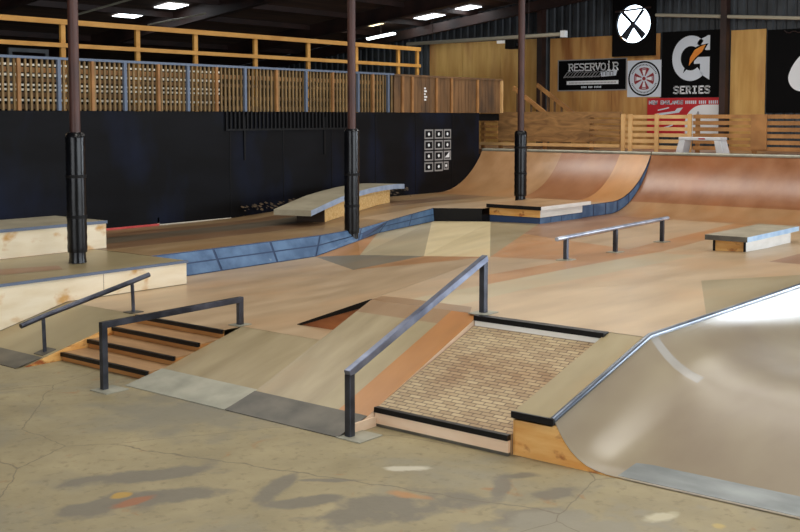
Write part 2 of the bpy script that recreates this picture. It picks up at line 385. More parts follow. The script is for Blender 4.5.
DM = ['tan', 'sand', 'orange', 'brown', 'greygreen', 'grey', 'cream', 'blackpaint', 'gapwood', 'palegreen', 'bankbrown']
deck = thing('skate_deck', 'broad tan skate deck of worn sheets folding gently between all the ramps', 'skate deck', (9, 7, 0))
s = mb()
for t, m in tris:
    s.poly([V[k] for k in t], DM.index('tan') if m == 'm' else DM.index(m))
s.poly([V[k] for k in FLAT], 0)
bmesh.ops.remove_doubles(s.bm, verts=s.bm.verts, dist=1e-4)
def cut(p, q):
    d = Vector((q[0] - p[0], q[1] - p[1], 0)); n = Vector((-d.y, d.x, 0)).normalized()
    bmesh.ops.bisect_plane(s.bm, geom=list(s.bm.verts) + list(s.bm.edges) + list(s.bm.faces), dist=1e-5, plane_co=Vector((p[0], p[1], 0)), plane_no=n)
lines = [((7.9, 5.46), (12.77, 5.65)), ((8.77, 6.03), (13.8, 6.37)), ((10.5, 6.6), (15, 6.9)), ((8.9, 6.2), (11.32, 7.74)), ((7.5, 5.0), (7.5, 6.2)),
         ((7.62, 3.6), (7.62, 4.6)), ((8.3, 3.6), (9.8, 4.3)), ((12.5, 5), (14, 9.4)), ((8.3, 7.4), (9.3, 10.3)), ((11.9, 4.6), (16, 4.9)), ((13, 7.9), (17, 8.1))]
for l in lines: cut(*l)
def side(p, q, c): return (q[0] - p[0]) * (c.y - p[1]) - (q[1] - p[1]) * (c.x - p[0])
for f in s.bm.faces:
    if f.material_index != 0: continue
    c = f.calc_center_median(); L_ = [side(l[0], l[1], c) > 0 for l in lines]
    if c.x > 7.25 and c.y < 7.08 or c.x > 10:
        if L_[0] and not L_[1] and c.x > 7.5: f.material_index = 9 if c.x < 13 else 1        # pale strip
        elif L_[1] and not L_[2] and c.x > 9.4 and c.y > 5.6: f.material_index = 2           # orange by the flat bar
        elif L_[2] and c.x > 10.8 and c.x < 14: f.material_index = 2
        elif c.x < 7.5 and c.y > 5.0: f.material_index = 10
        elif c.x < 7.62 and c.y < 4.6 and not L_[6]: f.material_index = 4
        elif not L_[0] and L_[6] is False and c.x < 10: f.material_index = 4
        elif c.x > 12.5 and not L_[9]: f.material_index = 3
        elif c.x > 13 and L_[10]: f.material_index = 3
        elif not L_[0]: f.material_index = 1
# visible end faces of the deck
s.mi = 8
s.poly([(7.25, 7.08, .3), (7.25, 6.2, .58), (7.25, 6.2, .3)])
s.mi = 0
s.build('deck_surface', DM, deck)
# black steel edge over the triangular gap
s = mb(); s.hexa([(7.235, 7.08, .285), (7.26, 7.08, .285), (7.26, 6.2, .57), (7.235, 6.2, .57)], [(7.235, 7.08, .305), (7.26, 7.08, .305), (7.26, 6.2, .625), (7.235, 6.2, .625)])
s.build('edge_strip', 'black', deck)

# ------------------------------------------------------------------ bank ramps on the front edge
def wedge(s, x0, x1, y0, y1, z1, mi=0):
    s.prism([(x0, y0, 0.001), (x1, y0, 0.001), (x1, y0, z1)], (0, y1 - y0, 0), mi)
# the wide bank
t = thing('bank_ramp', 'wide plywood bank ramp beside the brick bank, with orange strip and dark steel toe', 'ramp', (5.65, 5.6, 0))
s = mb(); x0, x1 = 5.65, 7.245
pts = [(5.05, 5.06), (5.06, 5.36), (5.36, 5.62), (5.62, 6.19)]
def bz(x): return .62 * (x - x0) / (x1 - x0)
for (ya, yb, m) in ((5.05, 5.33, 1), (5.33, 5.56, 2), (5.56, 6.195, 3)):
    for (xa, xb) in ((x0, 7.05), (7.05, x1)):
        mm = m if xa == x0 else (4 if ya >= 5.3 else 1)
        s.poly([(xa, ya, bz(xa) + .001), (xb, ya, bz(xb) + .001), (xb, yb, bz(xb) + .001), (xa, yb, bz(xa) + .001)], mm)
s.poly([(x0, 5.05, .001), (x1, 5.05, .001), (x1, 5.05, .621)], 0); s.poly([(x0, 6.195, .001), (x1, 6.195, .001), (x1, 6.195, .621)], 5)
s.build('ramp_surface', ['pinkwood', 'stripe', 'greygreen', 'banktan', 'bankbrown', 'plate_dk'], t)
s = mb(); s.hexa([(5.55, 5.05, .001), (5.86, 5.05, bz(5.86) + .002), (5.86, 6.195, bz(5.86) + .002), (5.55, 6.195, .001)],
                 [(5.55, 5.05, .006), (5.86, 5.05, bz(5.86) + .008), (5.86, 6.195, bz(5.86) + .008), (5.55, 6.195, .006)])
tp = s.build('toe_plate', 'plate_dk', t); tp['label'] = 'dark steel toe plate'
# bank beside the stairs
t = thing('bank_ramp', 'narrow olive bank ramp right of the little stairs, with pale steel toe plate', 'ramp', (5.65, 6.9, 0))
s = mb(); wedge(s, 5.65, 6.845, 6.205, 7.4, .3, 0); 
for f in s.bm.faces:
    pass
s.build('ramp_surface', 'banktan', t)
s = mb(); s.hexa([(5.55, 6.205, .001), (5.93, 6.205, .072), (5.93, 7.4, .072), (5.55, 7.4, .001)], [(5.55, 6.205, .006), (5.93, 6.205, .079), (5.93, 7.4, .079), (5.55, 7.4, .006)])
tp = s.build('toe_plate', 'plate', t); tp['label'] = 'pale steel toe plate'
# bank left of the stairs
t = thing('bank_ramp', 'olive bank ramp left of the stairs, below the long plywood ledge', 'ramp', (5.4, 9.2, 0))
s = mb(); wedge(s, 5.4, 6.635, 8.66, 9.785, .3, 0); s.build('ramp_surface', 'greygreen', t)
s = mb(); s.prism([(5.42, 8.632, .001), (6.635, 8.632, .001), (6.635, 8.632, .298)], (0, .026, 0)); s.build('side_panel', 'ply_or', t)
s = mb(); s.hexa([(5.33, 8.66, .001), (5.6, 8.66, .05), (5.6, 9.785, .05), (5.33, 9.785, .001)], [(5.33, 8.66, .006), (5.6, 8.66, .056), (5.6, 9.785, .056), (5.33, 9.785, .006)])
s.build('toe_plate', 'plate_dk', t)

# stairs
t = thing('staircase', 'short flight of four shallow wooden steps with black nosings between two handrails', 'stairs', (5.8, 8.07, 0))
for k, x in enumerate((5.785, 6.07, 6.345, 6.62)):
    xe = (6.07, 6.345, 6.62, 6.637)[k]; z = .075 * (k + 1)
    s = mb(); s.box(x, xe + (.0 if k < 3 else 0), 7.405, 8.625, 0.001, z - .012, 0); st = s.build('step', 'riserwood', t)
    s = mb(); s.box(x - .0, xe, 7.405, 8.625, z - .012, z); s.build('tread', 'treadwood', st)
    s = mb(); s.box(x - .022, x + .012, 7.405, 8.625, z - .032, z + .003); s.build('nosing', 'black', st)

# ------------------------------------------------------------------ brick bank
t = thing('brick_bank', 'brick faced bank ramp with black steel coping, between long handrail and quarter pipe', 'ramp', (6.5, 4.48, 0))
bx0, bx1, by0, by1 = 5.965, 7.16, 3.91, 5.04
s = mb(); a, b_, c, d = (bx0, by0, .135), (bx0, by1, .135), (bx1, by1, .545), (bx1, by0, .545)
s.poly([a, b_, c, d]); s.poly([(bx0, by0, .002), (bx0, by0, .135), (bx1, by0, .545), (bx1, by0, .002)]); s.poly([(bx0, by1, .002), (bx0, by1, .135), (bx1, by1, .545), (bx1, by1, .002)])
o = s.build('brick_face', 'brick', t)
uvl = o.data.uv_layers.new(name='UVMap'); L0 = math.hypot(bx1 - bx0, .41)
for p in o.data.polygons:
    for li in p.loop_indices:
        co = o.data.vertices[o.data.loops[li].vertex_index].co + BASE[o]
        uvl.data[li].uv = (co.y, (co.x - bx0) / (bx1 - bx0) * L0)
box('riser', 'pinkwood', t, 5.935, bx0 - .001, by0, by1, .022, .1)
box('kick_board', 'plate_dk', t, 5.94, bx0 - .001, by0, by1, .001, .021)
cp = box('coping', 'black', t, 5.925, 5.972, by0, by1 + .005, .101, .14, bevel=.004)
box('riser', 'whitewood', t, bx1 + .001, 7.19, by0, by1, .5, .584)
box('coping', 'black', t, 7.155, 7.24, by0 - .02, by1 + .01, .585, .626, bevel=.004)
box('side_board', 'pinkwood', t, 5.66, 5.934, by1 - .012, by1 + .004, .001, .07)

# ------------------------------------------------------------------ front quarter pipe (hip)
t = thing('quarter_pipe', 'smooth glossy quarter pipe in right foreground with steel coping and plywood end', 'ramp', (7.3, 3.0, 0))
PROF = [(0, 0), (.04, .13), (.09, .28), (.16, .46), (.25, .64), (.35, .78), (.47, .89), (.6, .955), (.75, .99), (1, 1.0)]
X0, XC, XE = 5.99, 7.3, 12.6
def cz(x): return .285 + (.62 - .285) * min(1, max(0, (x - X0) / (XC - X0)))
def fz(x):
    a, k = x - 6.12, 5.0
    v = .006 + .27 * max(0.0, -math.log(math.exp(-k * a) + math.exp(-k * 1.25)) / k)
    w = min(1, max(0, (x - 7.6) / 3.0)); return v - .30 * w * w * (3 - 2 * w)
def rn(x):
    u = min(1, max(0, (x - X0) / (XC - X0))); return .50 + .30 * u + .05 * max(0, x - XC)
YC = 3.6
xs = [X0 + (XC - X0) * i / 16 for i in range(17)] + [7.42] + [7.42 + (XE - 7.42) * i / 16 for i in range(1, 17)]
PROF2 = [(0, 0), (.01, .12), (.03, .25), (.07, .38), (.13, .52), (.22, .66), (.34, .79), (.5, .9), (.72, .975), (1, 1)]
s = mb(); grid = []
for x in xs:
    row = []; kk = min(1, max(0, (x - XC) / 2.0))
    for (u, v) in [(p[0] + (q[0] - p[0]) * kk, p[1] + (q[1] - p[1]) * kk) for p, q in zip(PROF, PROF2)]:
        row.append(s.bm.verts.new((x, YC - u * rn(x), cz(x) + (fz(x) - cz(x)) * v)))
    for k in range(1, 9): row.append(s.bm.verts.new((x, YC - rn(x) - k * .6, fz(x))))
    grid.append(row)
for i in range(len(xs) - 1):
    for j in range(len(grid[0]) - 1):
        f = s.bm.faces.new((grid[i][j], grid[i + 1][j], grid[i + 1][j + 1], grid[i][j + 1]))
        f.material_index = 3 if i == 16 and j < 6 else 1
o = s.build('ramp_surface', ['rampgrey', 'ramptan', 'rampedge', 'palestrip'], t, smooth=True)
# plywood end panel
s = mb()
outline = [(X0, 3.895, .001), (X0, 3.895, .255), (X0, 3.605, .255)] + [(X0, YC - u * rn(X0), cz(X0) + (fz(X0) - cz(X0)) * v - .004) for u, v in PROF[1:]] + [(X0, YC - rn(X0), .001)]
s.poly([(p[0] + .02, p[1], p[2]) for p in outline]); s.poly(outline)
s.build('end_panel', 'ply_or', t)
# sloping top strip with its black front edge
s = mb(); s.hexa([(X0, 3.61, .235), (7.245, 3.61, .57), (7.245, 3.905, .57), (X0, 3.905, .235)], [(X0, 3.61, .285), (7.245, 3.61, .618), (7.245, 3.905, .618), (X0, 3.905, .285)])
s.build('top_strip', 'greygreen', t)
s = mb(); s.prism([(X0, 3.905, .001), (X0, 3.905, .235), (7.24, 3.905, .569), (7.24, 3.905, .001)], (0, -.012, 0)); s.build('side_panel', 'ply_or', t)
s = mb(); s.box(X0 - .025, X0 + .0, 3.59, 3.91, .25, .294); s.build('front_edge', 'black', t, bevel=.004)
s = mb(); s.tube([(X0 - .02, 3.6, .283), (XC, 3.6, .618), (XE, 3.6, .618)], .022, 10); s.build('coping', 'coping', t, smooth=True)
s = mb(); s.hexa([(6.02, 3.16, .001), (6.30, 3.14, .024), (6.30, -2.3, .024), (6.02, -2.3, .001)], [(6.02, 3.16, .008), (6.30, 3.14, .048), (6.30, -2.3, .048), (6.02, -2.3, .008)])
tp = s.build('toe_plate', 'plate_sh', t); tp['label'] = 'bluish steel toe plate'

# ------------------------------------------------------------------ raised platform with blue painted edge
t = thing('raised_platform', 'raised brown platform along the black wall with a blue block-painted edge', 'platform', (11, 11.5, 0))
top = [(8.24, 10.45), (11.18, 10.49), (12.2, 10.62), (14.545, 11.09), (14.97, 10.40), (16.53, 10.40), (16.54, 9.45), (17.5, 9.45), (17.5, 13.31), (8.24, 13.31)]
s = mb()
xsx = [8.24, 9.2, 10.2, 11.18, 12.2, 13.0, 13.8, 14.545, 14.97, 15.8, 16.53, 16.54, 17.5]
def edgey(x):
    for (a, b) in zip(top[:8], top[1:9]):
        if a[0] <= x <= b[0] + 1e-6: return a[1] + (b[1] - a[1]) * (x - a[0]) / (b[0] - a[0])
ymid = [11.35, 11.9, 12.5, 12.9]
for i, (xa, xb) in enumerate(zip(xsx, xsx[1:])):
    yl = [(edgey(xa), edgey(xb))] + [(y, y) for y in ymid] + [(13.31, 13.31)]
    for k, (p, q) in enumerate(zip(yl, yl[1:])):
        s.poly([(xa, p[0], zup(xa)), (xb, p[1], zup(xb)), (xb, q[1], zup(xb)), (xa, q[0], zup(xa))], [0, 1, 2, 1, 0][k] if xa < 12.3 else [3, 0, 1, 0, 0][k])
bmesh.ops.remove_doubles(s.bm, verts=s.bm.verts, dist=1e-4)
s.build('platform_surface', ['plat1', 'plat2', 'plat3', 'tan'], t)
# blue edge: lower row / upper row of painted blocks
tp_ = [(8.24, 10.45, .57), (9.2, 10.463, .57), (10.2, 10.477, .57), (11.18, 10.49, .57), (12.2, 10.62, zup(12.2)), (13.0, 10.78, zup(13)), (13.8, 10.94, zup(13.8)), (14.545, 11.085, .70)]
bt_ = [(8.24, 10.26, .3), (9.2, 10.30, .3), (10.2, 10.335, .3), (10.95, 10.36, .3), (11.96, 10.47, .42), (12.77, 10.77, .45), (13.7, 10.93, .465), (14.57, 11.08, .48)]
s = mb()
def lerp(a, b, k): return tuple(a[i] + (b[i] - a[i]) * k for i in range(3))
for i in range(7):
    s.poly([bt_[i], bt_[i + 1], tp_[i + 1], tp_[i]], 1)
for i in range(7):
    n = 2
    for r_ in range(2):
        A0, A1 = lerp(bt_[i], tp_[i], .03 + r_ * .5), lerp(bt_[i + 1], tp_[i + 1], .03 + r_ * .5)
        B0, B1 = lerp(bt_[i], tp_[i], .47 + r_ * .47), lerp(bt_[i + 1], tp_[i + 1], .47 + r_ * .47)
        def o_(p): return (p[0], p[1] - .006, p[2] + .004)
        s.poly([o_(lerp(A0, A1, .02)), o_(lerp(A0, A1, .98)), o_(lerp(B0, B1, .98)), o_(lerp(B0, B1, .02))], 0)
s.build('blue_edge', ['blue', 'blue_gap'], t)
s = mb(); s.poly([(14.57, 11.09, .47), (14.99, 10.41, .475), (14.97, 10.40, .70), (14.545, 11.09, .70)]); s.poly([(14.99, 10.41, .475), (15.17, 10.385, .475), (15.17, 10.385, .588), (14.97, 10.40, .60)])
bf = s.build('black_edge', 'blackpaint', t); bf['label'] = 'black painted step'
# blue side facing right, running up the end of the upper quarter pipe
XCOP, ZCOP = 19.15, 1.515
def qz(x, z0, R):
    h = ZCOP - z0; run = math.sqrt(2 * R * h - h * h); xs_ = XCOP - run
    if x <= xs_: return z0
    return z0 + R - math.sqrt(max(0, R * R - (x - xs_) ** 2))
s = mb(); n = 24; pr_ = None
xq = [16.53 + (19.12 - 16.53) * i / n for i in range(n + 1)]
for i in range(n):
    xa, xb = xq[i], xq[i + 1]
    za0, za1 = qz(xa, .485, 1.8), qz(xa, .70, 1.85); zb0, zb1 = qz(xb, .485, 1.8), qz(xb, .70, 1.85)
    m = 1 if (i % 4 == 3 and False) else 0
    s.poly([(xa, 9.45, za0), (xb, 9.45, zb0), (xb, 9.45, max(zb1, zb0 + .002)), (xa, 9.45, max(za1, za0 + .002))], 1)
    if i % 4 != 3 or True:
        k = .08
        xa2 = xa + (.02 if i % 4 == 0 else 0); xb2 = xb - (.02 if i % 4 == 3 else 0)
        s.poly([(xa2, 9.445, za0 + .01), (xb2, 9.445, zb0 + .01), (xb2, 9.445, max(zb1 - .01, zb0 + .011)), (xa2, 9.445, max(za1 - .01, za0 + .011))], 0)
for (x, y) in ((15.17, 0),):
    s.box(15.175, 16.53, 9.42, 10.385, .47, .586, 1)
    for k in range(4): s.box(15.18 + k * .338, 15.18 + k * .338 + .318, 9.414, 9.4195, .485, .58, 0)
s.build('blue_side', ['blue', 'blue_gap'], t)

# ------------------------------------------------------------------ back quarter pipes
def qpipe(name, label, y0, y1, z0, R, mats, pick):
    t = thing(name, label, 'ramp', (18, (y0 + y1) / 2, z0))
    h = ZCOP - z0; run = math.sqrt(2 * R * h - h * h); xs_ = XCOP - run
    s = mb(); nx = 20; ny = max(2, int((y1 - y0) / .6)); g = []
    for i in range(nx + 1):
        x = xs_ - .25 + (XCOP - xs_ + .25) * i / nx if i else min(xs_ - .25, 17.505 if z0 > .6 else 17.505)
        g.append([s.bm.verts.new((x, y0 + (y1 - y0) * j / ny, qz(x, z0, R) + .001)) for j in range(ny + 1)])
    for i in range(nx):
        for j in range(ny):
            f = s.bm.faces.new((g[i][j], g[i + 1][j], g[i + 1][j + 1], g[i][j + 1])); f.material_index = pick(i / nx, y0 + (y1 - y0) * (j + .5) / ny)
    s.build('ramp_surface', mats, t, smooth=True)
    s = mb(); s.tube([(XCOP + .01, y0 + .003, ZCOP + .0), (XCOP + .01, y1 - .003, ZCOP + .0)], .035, 10); s.build('coping', 'plate', t, smooth=True)
    return t
qpipe('quarter_pipe', 'back quarter pipe behind the raised platform, ending at the black wall', 9.46, 13.3, .70, 1.85, ['copper', 'copper2', 'orange'],
      lambda u, y: 2 if y < 9.95 else (1 if y > 11.2 else 0))
qpipe('quarter_pipe', 'long copper brown quarter pipe across the back right, below the slatted fence', 2.2, 9.44, .485, 1.8, ['copper', 'copper2', 'orange'],
      lambda u, y: 0 if u > .5 else 1)
s = mb(); s.box(XCOP + .04, 23.9, 2.2, 13.3, 1.40, 1.515); s.box(XCOP + .04, XCOP + .1, 2.2, 13.3, .01, 1.39)
s.box(19.95, 23.9, 13.32, 18, 1.40, 1.515)
tag(s.build('ramp_platform', 'brown'), 'narrow deck behind the back coping, carrying the slatted fence', 'platform')

# ------------------------------------------------------------------ ledges on the left
t = thing('ledge', 'long low plywood ledge in front left with blue-grey edge, around the first column', 'ledge', (6.5, 10.6, 0))
s = mb(); fr = [(3.6, 9.795, .001), (5.4, 9.795, .001), (6.64, 9.795, .305), (8.22, 9.795, .305), (8.22, 9.795, .545), (3.6, 9.795, .545)]
s.prism(fr, (0, 1.7, 0)); s.build('body', 'ply', t)
s = mb(); s.box(3.6, 8.225, 9.79, 11.5, .546, .57); s.build('top_board', 'greygreen', t)
s = mb(); s.poly([(4.9, 10.6, .572), (6.9, 10.25, .572), (7.05, 10.55, .572), (5.2, 11.3, .572)]); o = s.build('worn_patch', 'brown', t)
s = mb(); s.box(3.6, 8.232, 9.775, 9.8, .545, .574); s.build('edge_strip', 'bluesteel', t)
s = mb(); s.box(7.09, 7.094, 9.7925, 9.7949, .36, .54); s.build('panel_joint', 'board', t)
t = thing('ledge', 'upper plywood ledge at far left against the black wall, behind the first column', 'ledge', (6.5, 12.0, .57))
s = mb(); s.box(3.6, 8.40, 11.53, 12.62, .571, .88); s.build('body', 'ply', t)
s = mb(); s.box(3.6, 8.405, 11.525, 12.625, .881, .912); s.build('top_board', 'slabtop', t)
s = mb(); s.box(3.6, 8.41, 11.512, 11.524, .878, .914); s.build('edge_strip', 'bluesteel', t)
s = mb(); s.box(3.6, 8.235, 12.63, 13.31, .45, .57); s.box(3.6, 8.235, 11.51, 12.63, .45, .569); tag(s.build('platform_end', 'brown'), 'brown floor strip behind the upper ledge at the black wall', 'platform')

# ------------------------------------------------------------------ columns
def column(x, y, z, ztop, label, zp=1.98):
    t = thing('steel_column', label, 'column', (x, y, z), 'padded columns')
    s = mb(); s.tube([(x, y, z), (x, y, ztop)], .058, 20); s.build('pole', 'rust', t, smooth=True)
    s = mb(); pts = []; rr = []
    zz = z + .12; k = 0
    while zz < zp - .01:
        pts.append((x, y, zz)); rr.append(.106 + (.0045 if k % 2 else 0)); zz += .055; k += 1
    pts += [(x, y, zp), (x, y, zp + .03)]; rr += [.108, .085]
    s.tube(pts, rr, 24); p = s.build('padding', 'padding', t, smooth=True)
    s = mb(); s.tube([(x, y, z + .002), (x, y, z + .06), (x, y, z + .15)], [.1, .092, .09], 24); s.build('padding_foot', 'padding', t, smooth=True)
    for q in (z + .5, z + .95):
        s = mb(); s.tube([(x, y, q), (x, y, q + .035)], .1125, 24); s.build('tape', 'blackpaint', p, smooth=True)
    return t
column(7.32, 10.58, .574, roofz(10.58) - .35, 'rust brown column with black padding standing on the long plywood ledge', 2.0)
column(11.95, 10.58, .41, roofz(10.58) - .35, 'middle rust brown padded column standing in the blue edge, beside the curved bench', 2.0)
column(16.4, 10.58, .702, roofz(10.58) - .35, 'farthest rust brown padded column, behind the slab ledge', 1.93)

# ------------------------------------------------------------------ slab ledge by the far column
t = thing('slab_ledge', 'low ledge of pale slab on wooden block, at the platform corner by far column', 'ledge', (15.7, 9.9, .70))
o = box('slab', ['slabtop', 'blackpaint', 'whitewood'], t, 15.12, 16.72, 9.36, 10.42, .71, .77)
for p in o.data.polygons:
    n = p.normal
    p.material_index = 1 if n.x < -.5 else (2 if n.y < -.5 else 0)
M['slabtan'] = skate('skate_slabtan', (170, 134, 94)); o.data.materials[0] = M['slabtan']
s = mb(); s.box(15.16, 16.5, 9.40, 10.38, .59, .709)
o = s.build('block', ['ply_or', 'whitewood'], t)
for p in o.data.polygons: p.material_index = 1 if p.normal.y < -.5 else 0  # block is white on its right side, orange plywood elsewhere

# curved bench
ang = math.radians(17.6); O = Vector((12.44, 11.57))
def bl(u, v, z): return (O.x + u * math.cos(ang) - v * math.sin(ang), O.y + u * math.sin(ang) + v * math.cos(ang), z)
t = thing('curved_bench', 'arched grey slab bench on plywood box beside the middle column', 'bench', (13.6, 12.2, .62))
ZT = [(-.62, .82), (-.3, .862), (0, .90), (.5, .957), (1.0, .99), (1.6, 1.02), (2.2, 1.03), (2.8, 1.022), (3.2, 1.0)]
def zt(u):
    for a, b in zip(ZT, ZT[1:]):
        if a[0] <= u <= b[0] + 1e-9: return a[1] + (b[1] - a[1]) * (u - a[0]) / (b[0] - a[0])
    return ZT[-1][1]
s = mb(); us = [-.62 + 3.82 * i / 24 for i in range(25)]
s.loft([[bl(u, -.07, zt(u) - .085), bl(u, .55, zt(u) - .085), bl(u, .55, zt(u)), bl(u, -.07, zt(u))] for u in us])
o = s.build('slab', ['slabtop', 'slabside'], t)
nrm = Vector((math.sin(ang), -math.cos(ang), 0))
for p in o.data.polygons: p.material_index = 1 if p.normal.dot(nrm) > .6 else 0
s = mb(); us = [2.67 * i / 14 for i in range(15)]
s.loft([[bl(u, 0, zup(bl(u, 0, 0)[0]) + .002), bl(u, .48, zup(bl(u, .48, 0)[0]) + .002), bl(u, .48, zt(u) - .087), bl(u, 0, zt(u) - .087)] for u in us])
o = s.build('box_body', ['osb', 'shadewood'], t)
for p in o.data.polygons: p.material_index = 1 if p.normal.x < -.8 else 0  # end face under the slab overhang gets its shade as colour

# manual pad on the right
px0, px1, py0, py1 = 13.46, 15.3, 5.32, 5.88
zb = deckz(14.2, 5.6)
t = thing('manual_pad', 'small grey-topped grind box standing alone on the deck at right', 'ledge', (13.9, 5.42, zb))
M['padside'] = mat_noise('pad_side_blue', rgb(150, 186, 220), rgb(186, 212, 234), (6, 6, 6), 0.45)
o = box('slab', ['slabtop', 'plate_dk', 'padside'], t, px0, px1, py0, py1, max(zb, .52) + .113, max(zb, .52) + .178)
for p in o.data.polygons: p.material_index = 1 if p.normal.x < -.5 else (2 if p.normal.y < -.5 else 0)
o = box('block', ['oldply', 'whitewood', 'ply_or'], t, px0 + .14, px1 - .12, py0 + .07, py1 - .06, zb + .002, max(zb, .52) + .112)
for p in o.data.polygons: p.material_index = 1 if p.normal.y < -.5 else (2 if p.normal.x < -.5 else 0)  # white on the right side, orange on the front
for y in (py0 + .07, py1 - .085):
    s = mb(); s.box(px0 + .115, px0 + .138, y, y + .025, zb + .0, max(zb, .52) + .112); s.build('corner_post', 'blackpaint', t)

# ------------------------------------------------------------------ rails
def square_rail(name, label, posts, rail, w, mats, plates, group=None, overhang=None, m2=None):
    base = posts[0][0]
    t = thing(name, label, 'handrail', base, group)
    for lo, hi in posts:
        s = mb(); s.bar(lo, hi, w); s.build('post', mats, t, bevel=.004)
    s = mb(); s.bar(rail[0], rail[1], w); s.build('rail', m2 or mats, t, bevel=.004)
    for (cx, cy, cz_, lx, ly, sl) in plates:
        s = mb(); s.hexa([(cx - lx, cy - ly, cz_ - sl * lx + .001), (cx + lx, cy - ly, cz_ + sl * lx + .001), (cx + lx, cy + ly, cz_ + sl * lx + .001), (cx - lx, cy + ly, cz_ - sl * lx + .001)],
                         [(cx - lx, cy - ly, cz_ - sl * lx + .008), (cx + lx, cy - ly, cz_ + sl * lx + .008), (cx + lx, cy + ly, cz_ + sl * lx + .008), (cx - lx, cy + ly, cz_ - sl * lx + .008)])
        s.build('base_plate', 'plate', t)
    return t
square_rail('handrail', 'long black square-steel handrail climbing between the wide bank and the brick bank',
            [((5.62, 5.0, 0.003), (5.62, 5.0, .44)), ((7.31, 5.06, .622), (7.31, 5.06, 1.04))], ((5.595, 5.0, .445), (7.335, 5.06, 1.068)), .052, 'rail',
            [(5.66, 4.95, 0, .12, .11, 0), (7.31, 5.06, .621, .1, .08, 0)], m2='rail_bright')
square_rail('handrail', 'black square-steel handrail on the right edge of the small stairs',
            [((5.36, 7.42, 0.003), (5.36, 7.42, .53)), ((6.89, 7.47, .302), (6.89, 7.47, .525))], ((5.335, 7.42, .53), (6.915, 7.47, .535)), .05, 'rail',
            [(5.38, 7.38, 0, .11, .11, 0), (6.89, 7.47, .3, .08, .07, 0)])
t = thing('handrail', 'round black steel handrail at left, sloping in front of the long plywood ledge', 'handrail', (5.7, 8.78, .07))
def b0z(x): return .3 * (x - 5.4) / 1.235 if x < 6.635 else .3
s = mb(); s.tube([(5.462, 8.77, .345), (5.7, 8.77, .402), (6.69, 8.77, .605), (6.885, 8.77, .648)], .025, 12); s.build('rail', 'rail', t, smooth=True)
for (x, zt_) in ((5.70, .40), (6.69, .60)):
    s = mb(); s.tube([(x, 8.77, b0z(x) + .004), (x - .01, 8.77, zt_)], .018, 10); s.build('post', 'rail', t, smooth=True)
    s = mb(); q = .07; sl = .24 if x < 6.5 else 0
    s.hexa([(x - q, 8.7, b0z(x) - sl * q + .001), (x + q, 8.7, b0z(x) + sl * q + .001), (x + q, 8.84, b0z(x) + sl * q + .001), (x - q, 8.84, b0z(x) - sl * q + .001)],
           [(x - q, 8.7, b0z(x) - sl * q + .008), (x + q, 8.7, b0z(x) + sl * q + .008), (x + q, 8.84, b0z(x) + sl * q + .008), (x - q, 8.84, b0z(x) - sl * q + .008)])
    s.build('base_plate', 'plate_dk', t)
# flat bar
t = thing('flat_bar', 'low grey steel flat bar on three posts in the middle of the deck', 'grind rail', (12.6, 6.75, .53))
fb = [(11.41, 6.715), (12.70, 6.75), (14.14, 6.80)]
zr = [.775, .785, .795]
s = mb(); d = (zr[2] - zr[0]) / (fb[2][0] - fb[0][0])
s.tube([(fb[0][0] - .22, 6.71, zr[0] - .22 * d), (fb[1][0], 6.755, (zr[0] + zr[2]) / 2), (fb[2][0] + .18, 6.805, zr[2] + .18 * d)], .026, 14); s.build('rail', 'flatrail', t, smooth=True)
for (x, y), z in zip(fb, zr):
    s = mb(); s.box(x - .024, x + .024, y - .024, y + .024, deckz(x, y) + .002, z - .015); s.build('post', 'rail', t)
    s = mb(); s.box(x - .1, x + .1, y - .08, y + .08, deckz(x, y) - .004, deckz(x, y) + .009); s.build('base_plate', 'plate', t)

# ------------------------------------------------------------------ mezzanine railing with balusters
FY = WY + .02
t = thing('balustrade', 'long balustrade of thin upright bars with blue-grey rail on top of the black wall', 'railing', (12, FY, 2.29))
s = mb(); s.box(5, 16.25, FY - .03, FY + .03, 2.985, 3.02); s.build('top_rail', 'bluesteel', t)
for x in (6.6, 7.8, 8.957, 10.063, 11.24, 12.426, 13.845, 15.199, 16.05):
    s = mb(); s.box(x - .025, x + .025, FY - .06, FY - .015, 2.288, 2.984); p_ = s.build('post', 'bluesteel', t)
WP = (7.1, 8.343, 9.512, 10.682, 11.828, 13.149, 14.53, 15.618)
for x in WP:
    s = mb(); s.box(x - .022, x + .022, FY - .05, FY - .01, 2.288, 2.984); p_ = s.build('wood_post', 'fencewood', t); p_['label'] = 'light wood upright'
k = 0; x = 7.86
while x < 16.2 and k < 99:
    s = mb(); s.box(x, x + .030, FY - .008, FY + .022, 2.288, 2.984); s.build('baluster', 'baluster', t); x += .085; k += 1
# slatted boards behind the bars
t = thing('slat_screen', 'screen of horizontal brown boards and white strips behind the bars of the balustrade', 'screen', (11, 13.75, 2.28))
for i, (z, h, m) in enumerate(((2.31, .07, 'board'), (2.42, .03, 'stripwhite'), (2.48, .06, 'board'), (2.565, .03, 'stripwhite'), (2.63, .03, 'stripwhite'), (2.69, .05, 'board'), (2.765, .035, 'stripwhite'), (2.82, .07, 'fencewood'), (2.91, .03, 'stripwhite'))):  # thin white strips between the brown boards, left part only
    s = mb(); s.box(6, 12.3 if m == 'stripwhite' else 16.4, 13.74, 13.77, z, z + h); o = s.build('white_strip' if m == 'stripwhite' else 'slat', m, t)
for x in (7.5, 9.5, 11.5, 13.5, 15.5):
    s = mb(); s.box(x, x + .06, 13.775, 13.83, 2.275, 2.96); s.build('post', 'board', t)
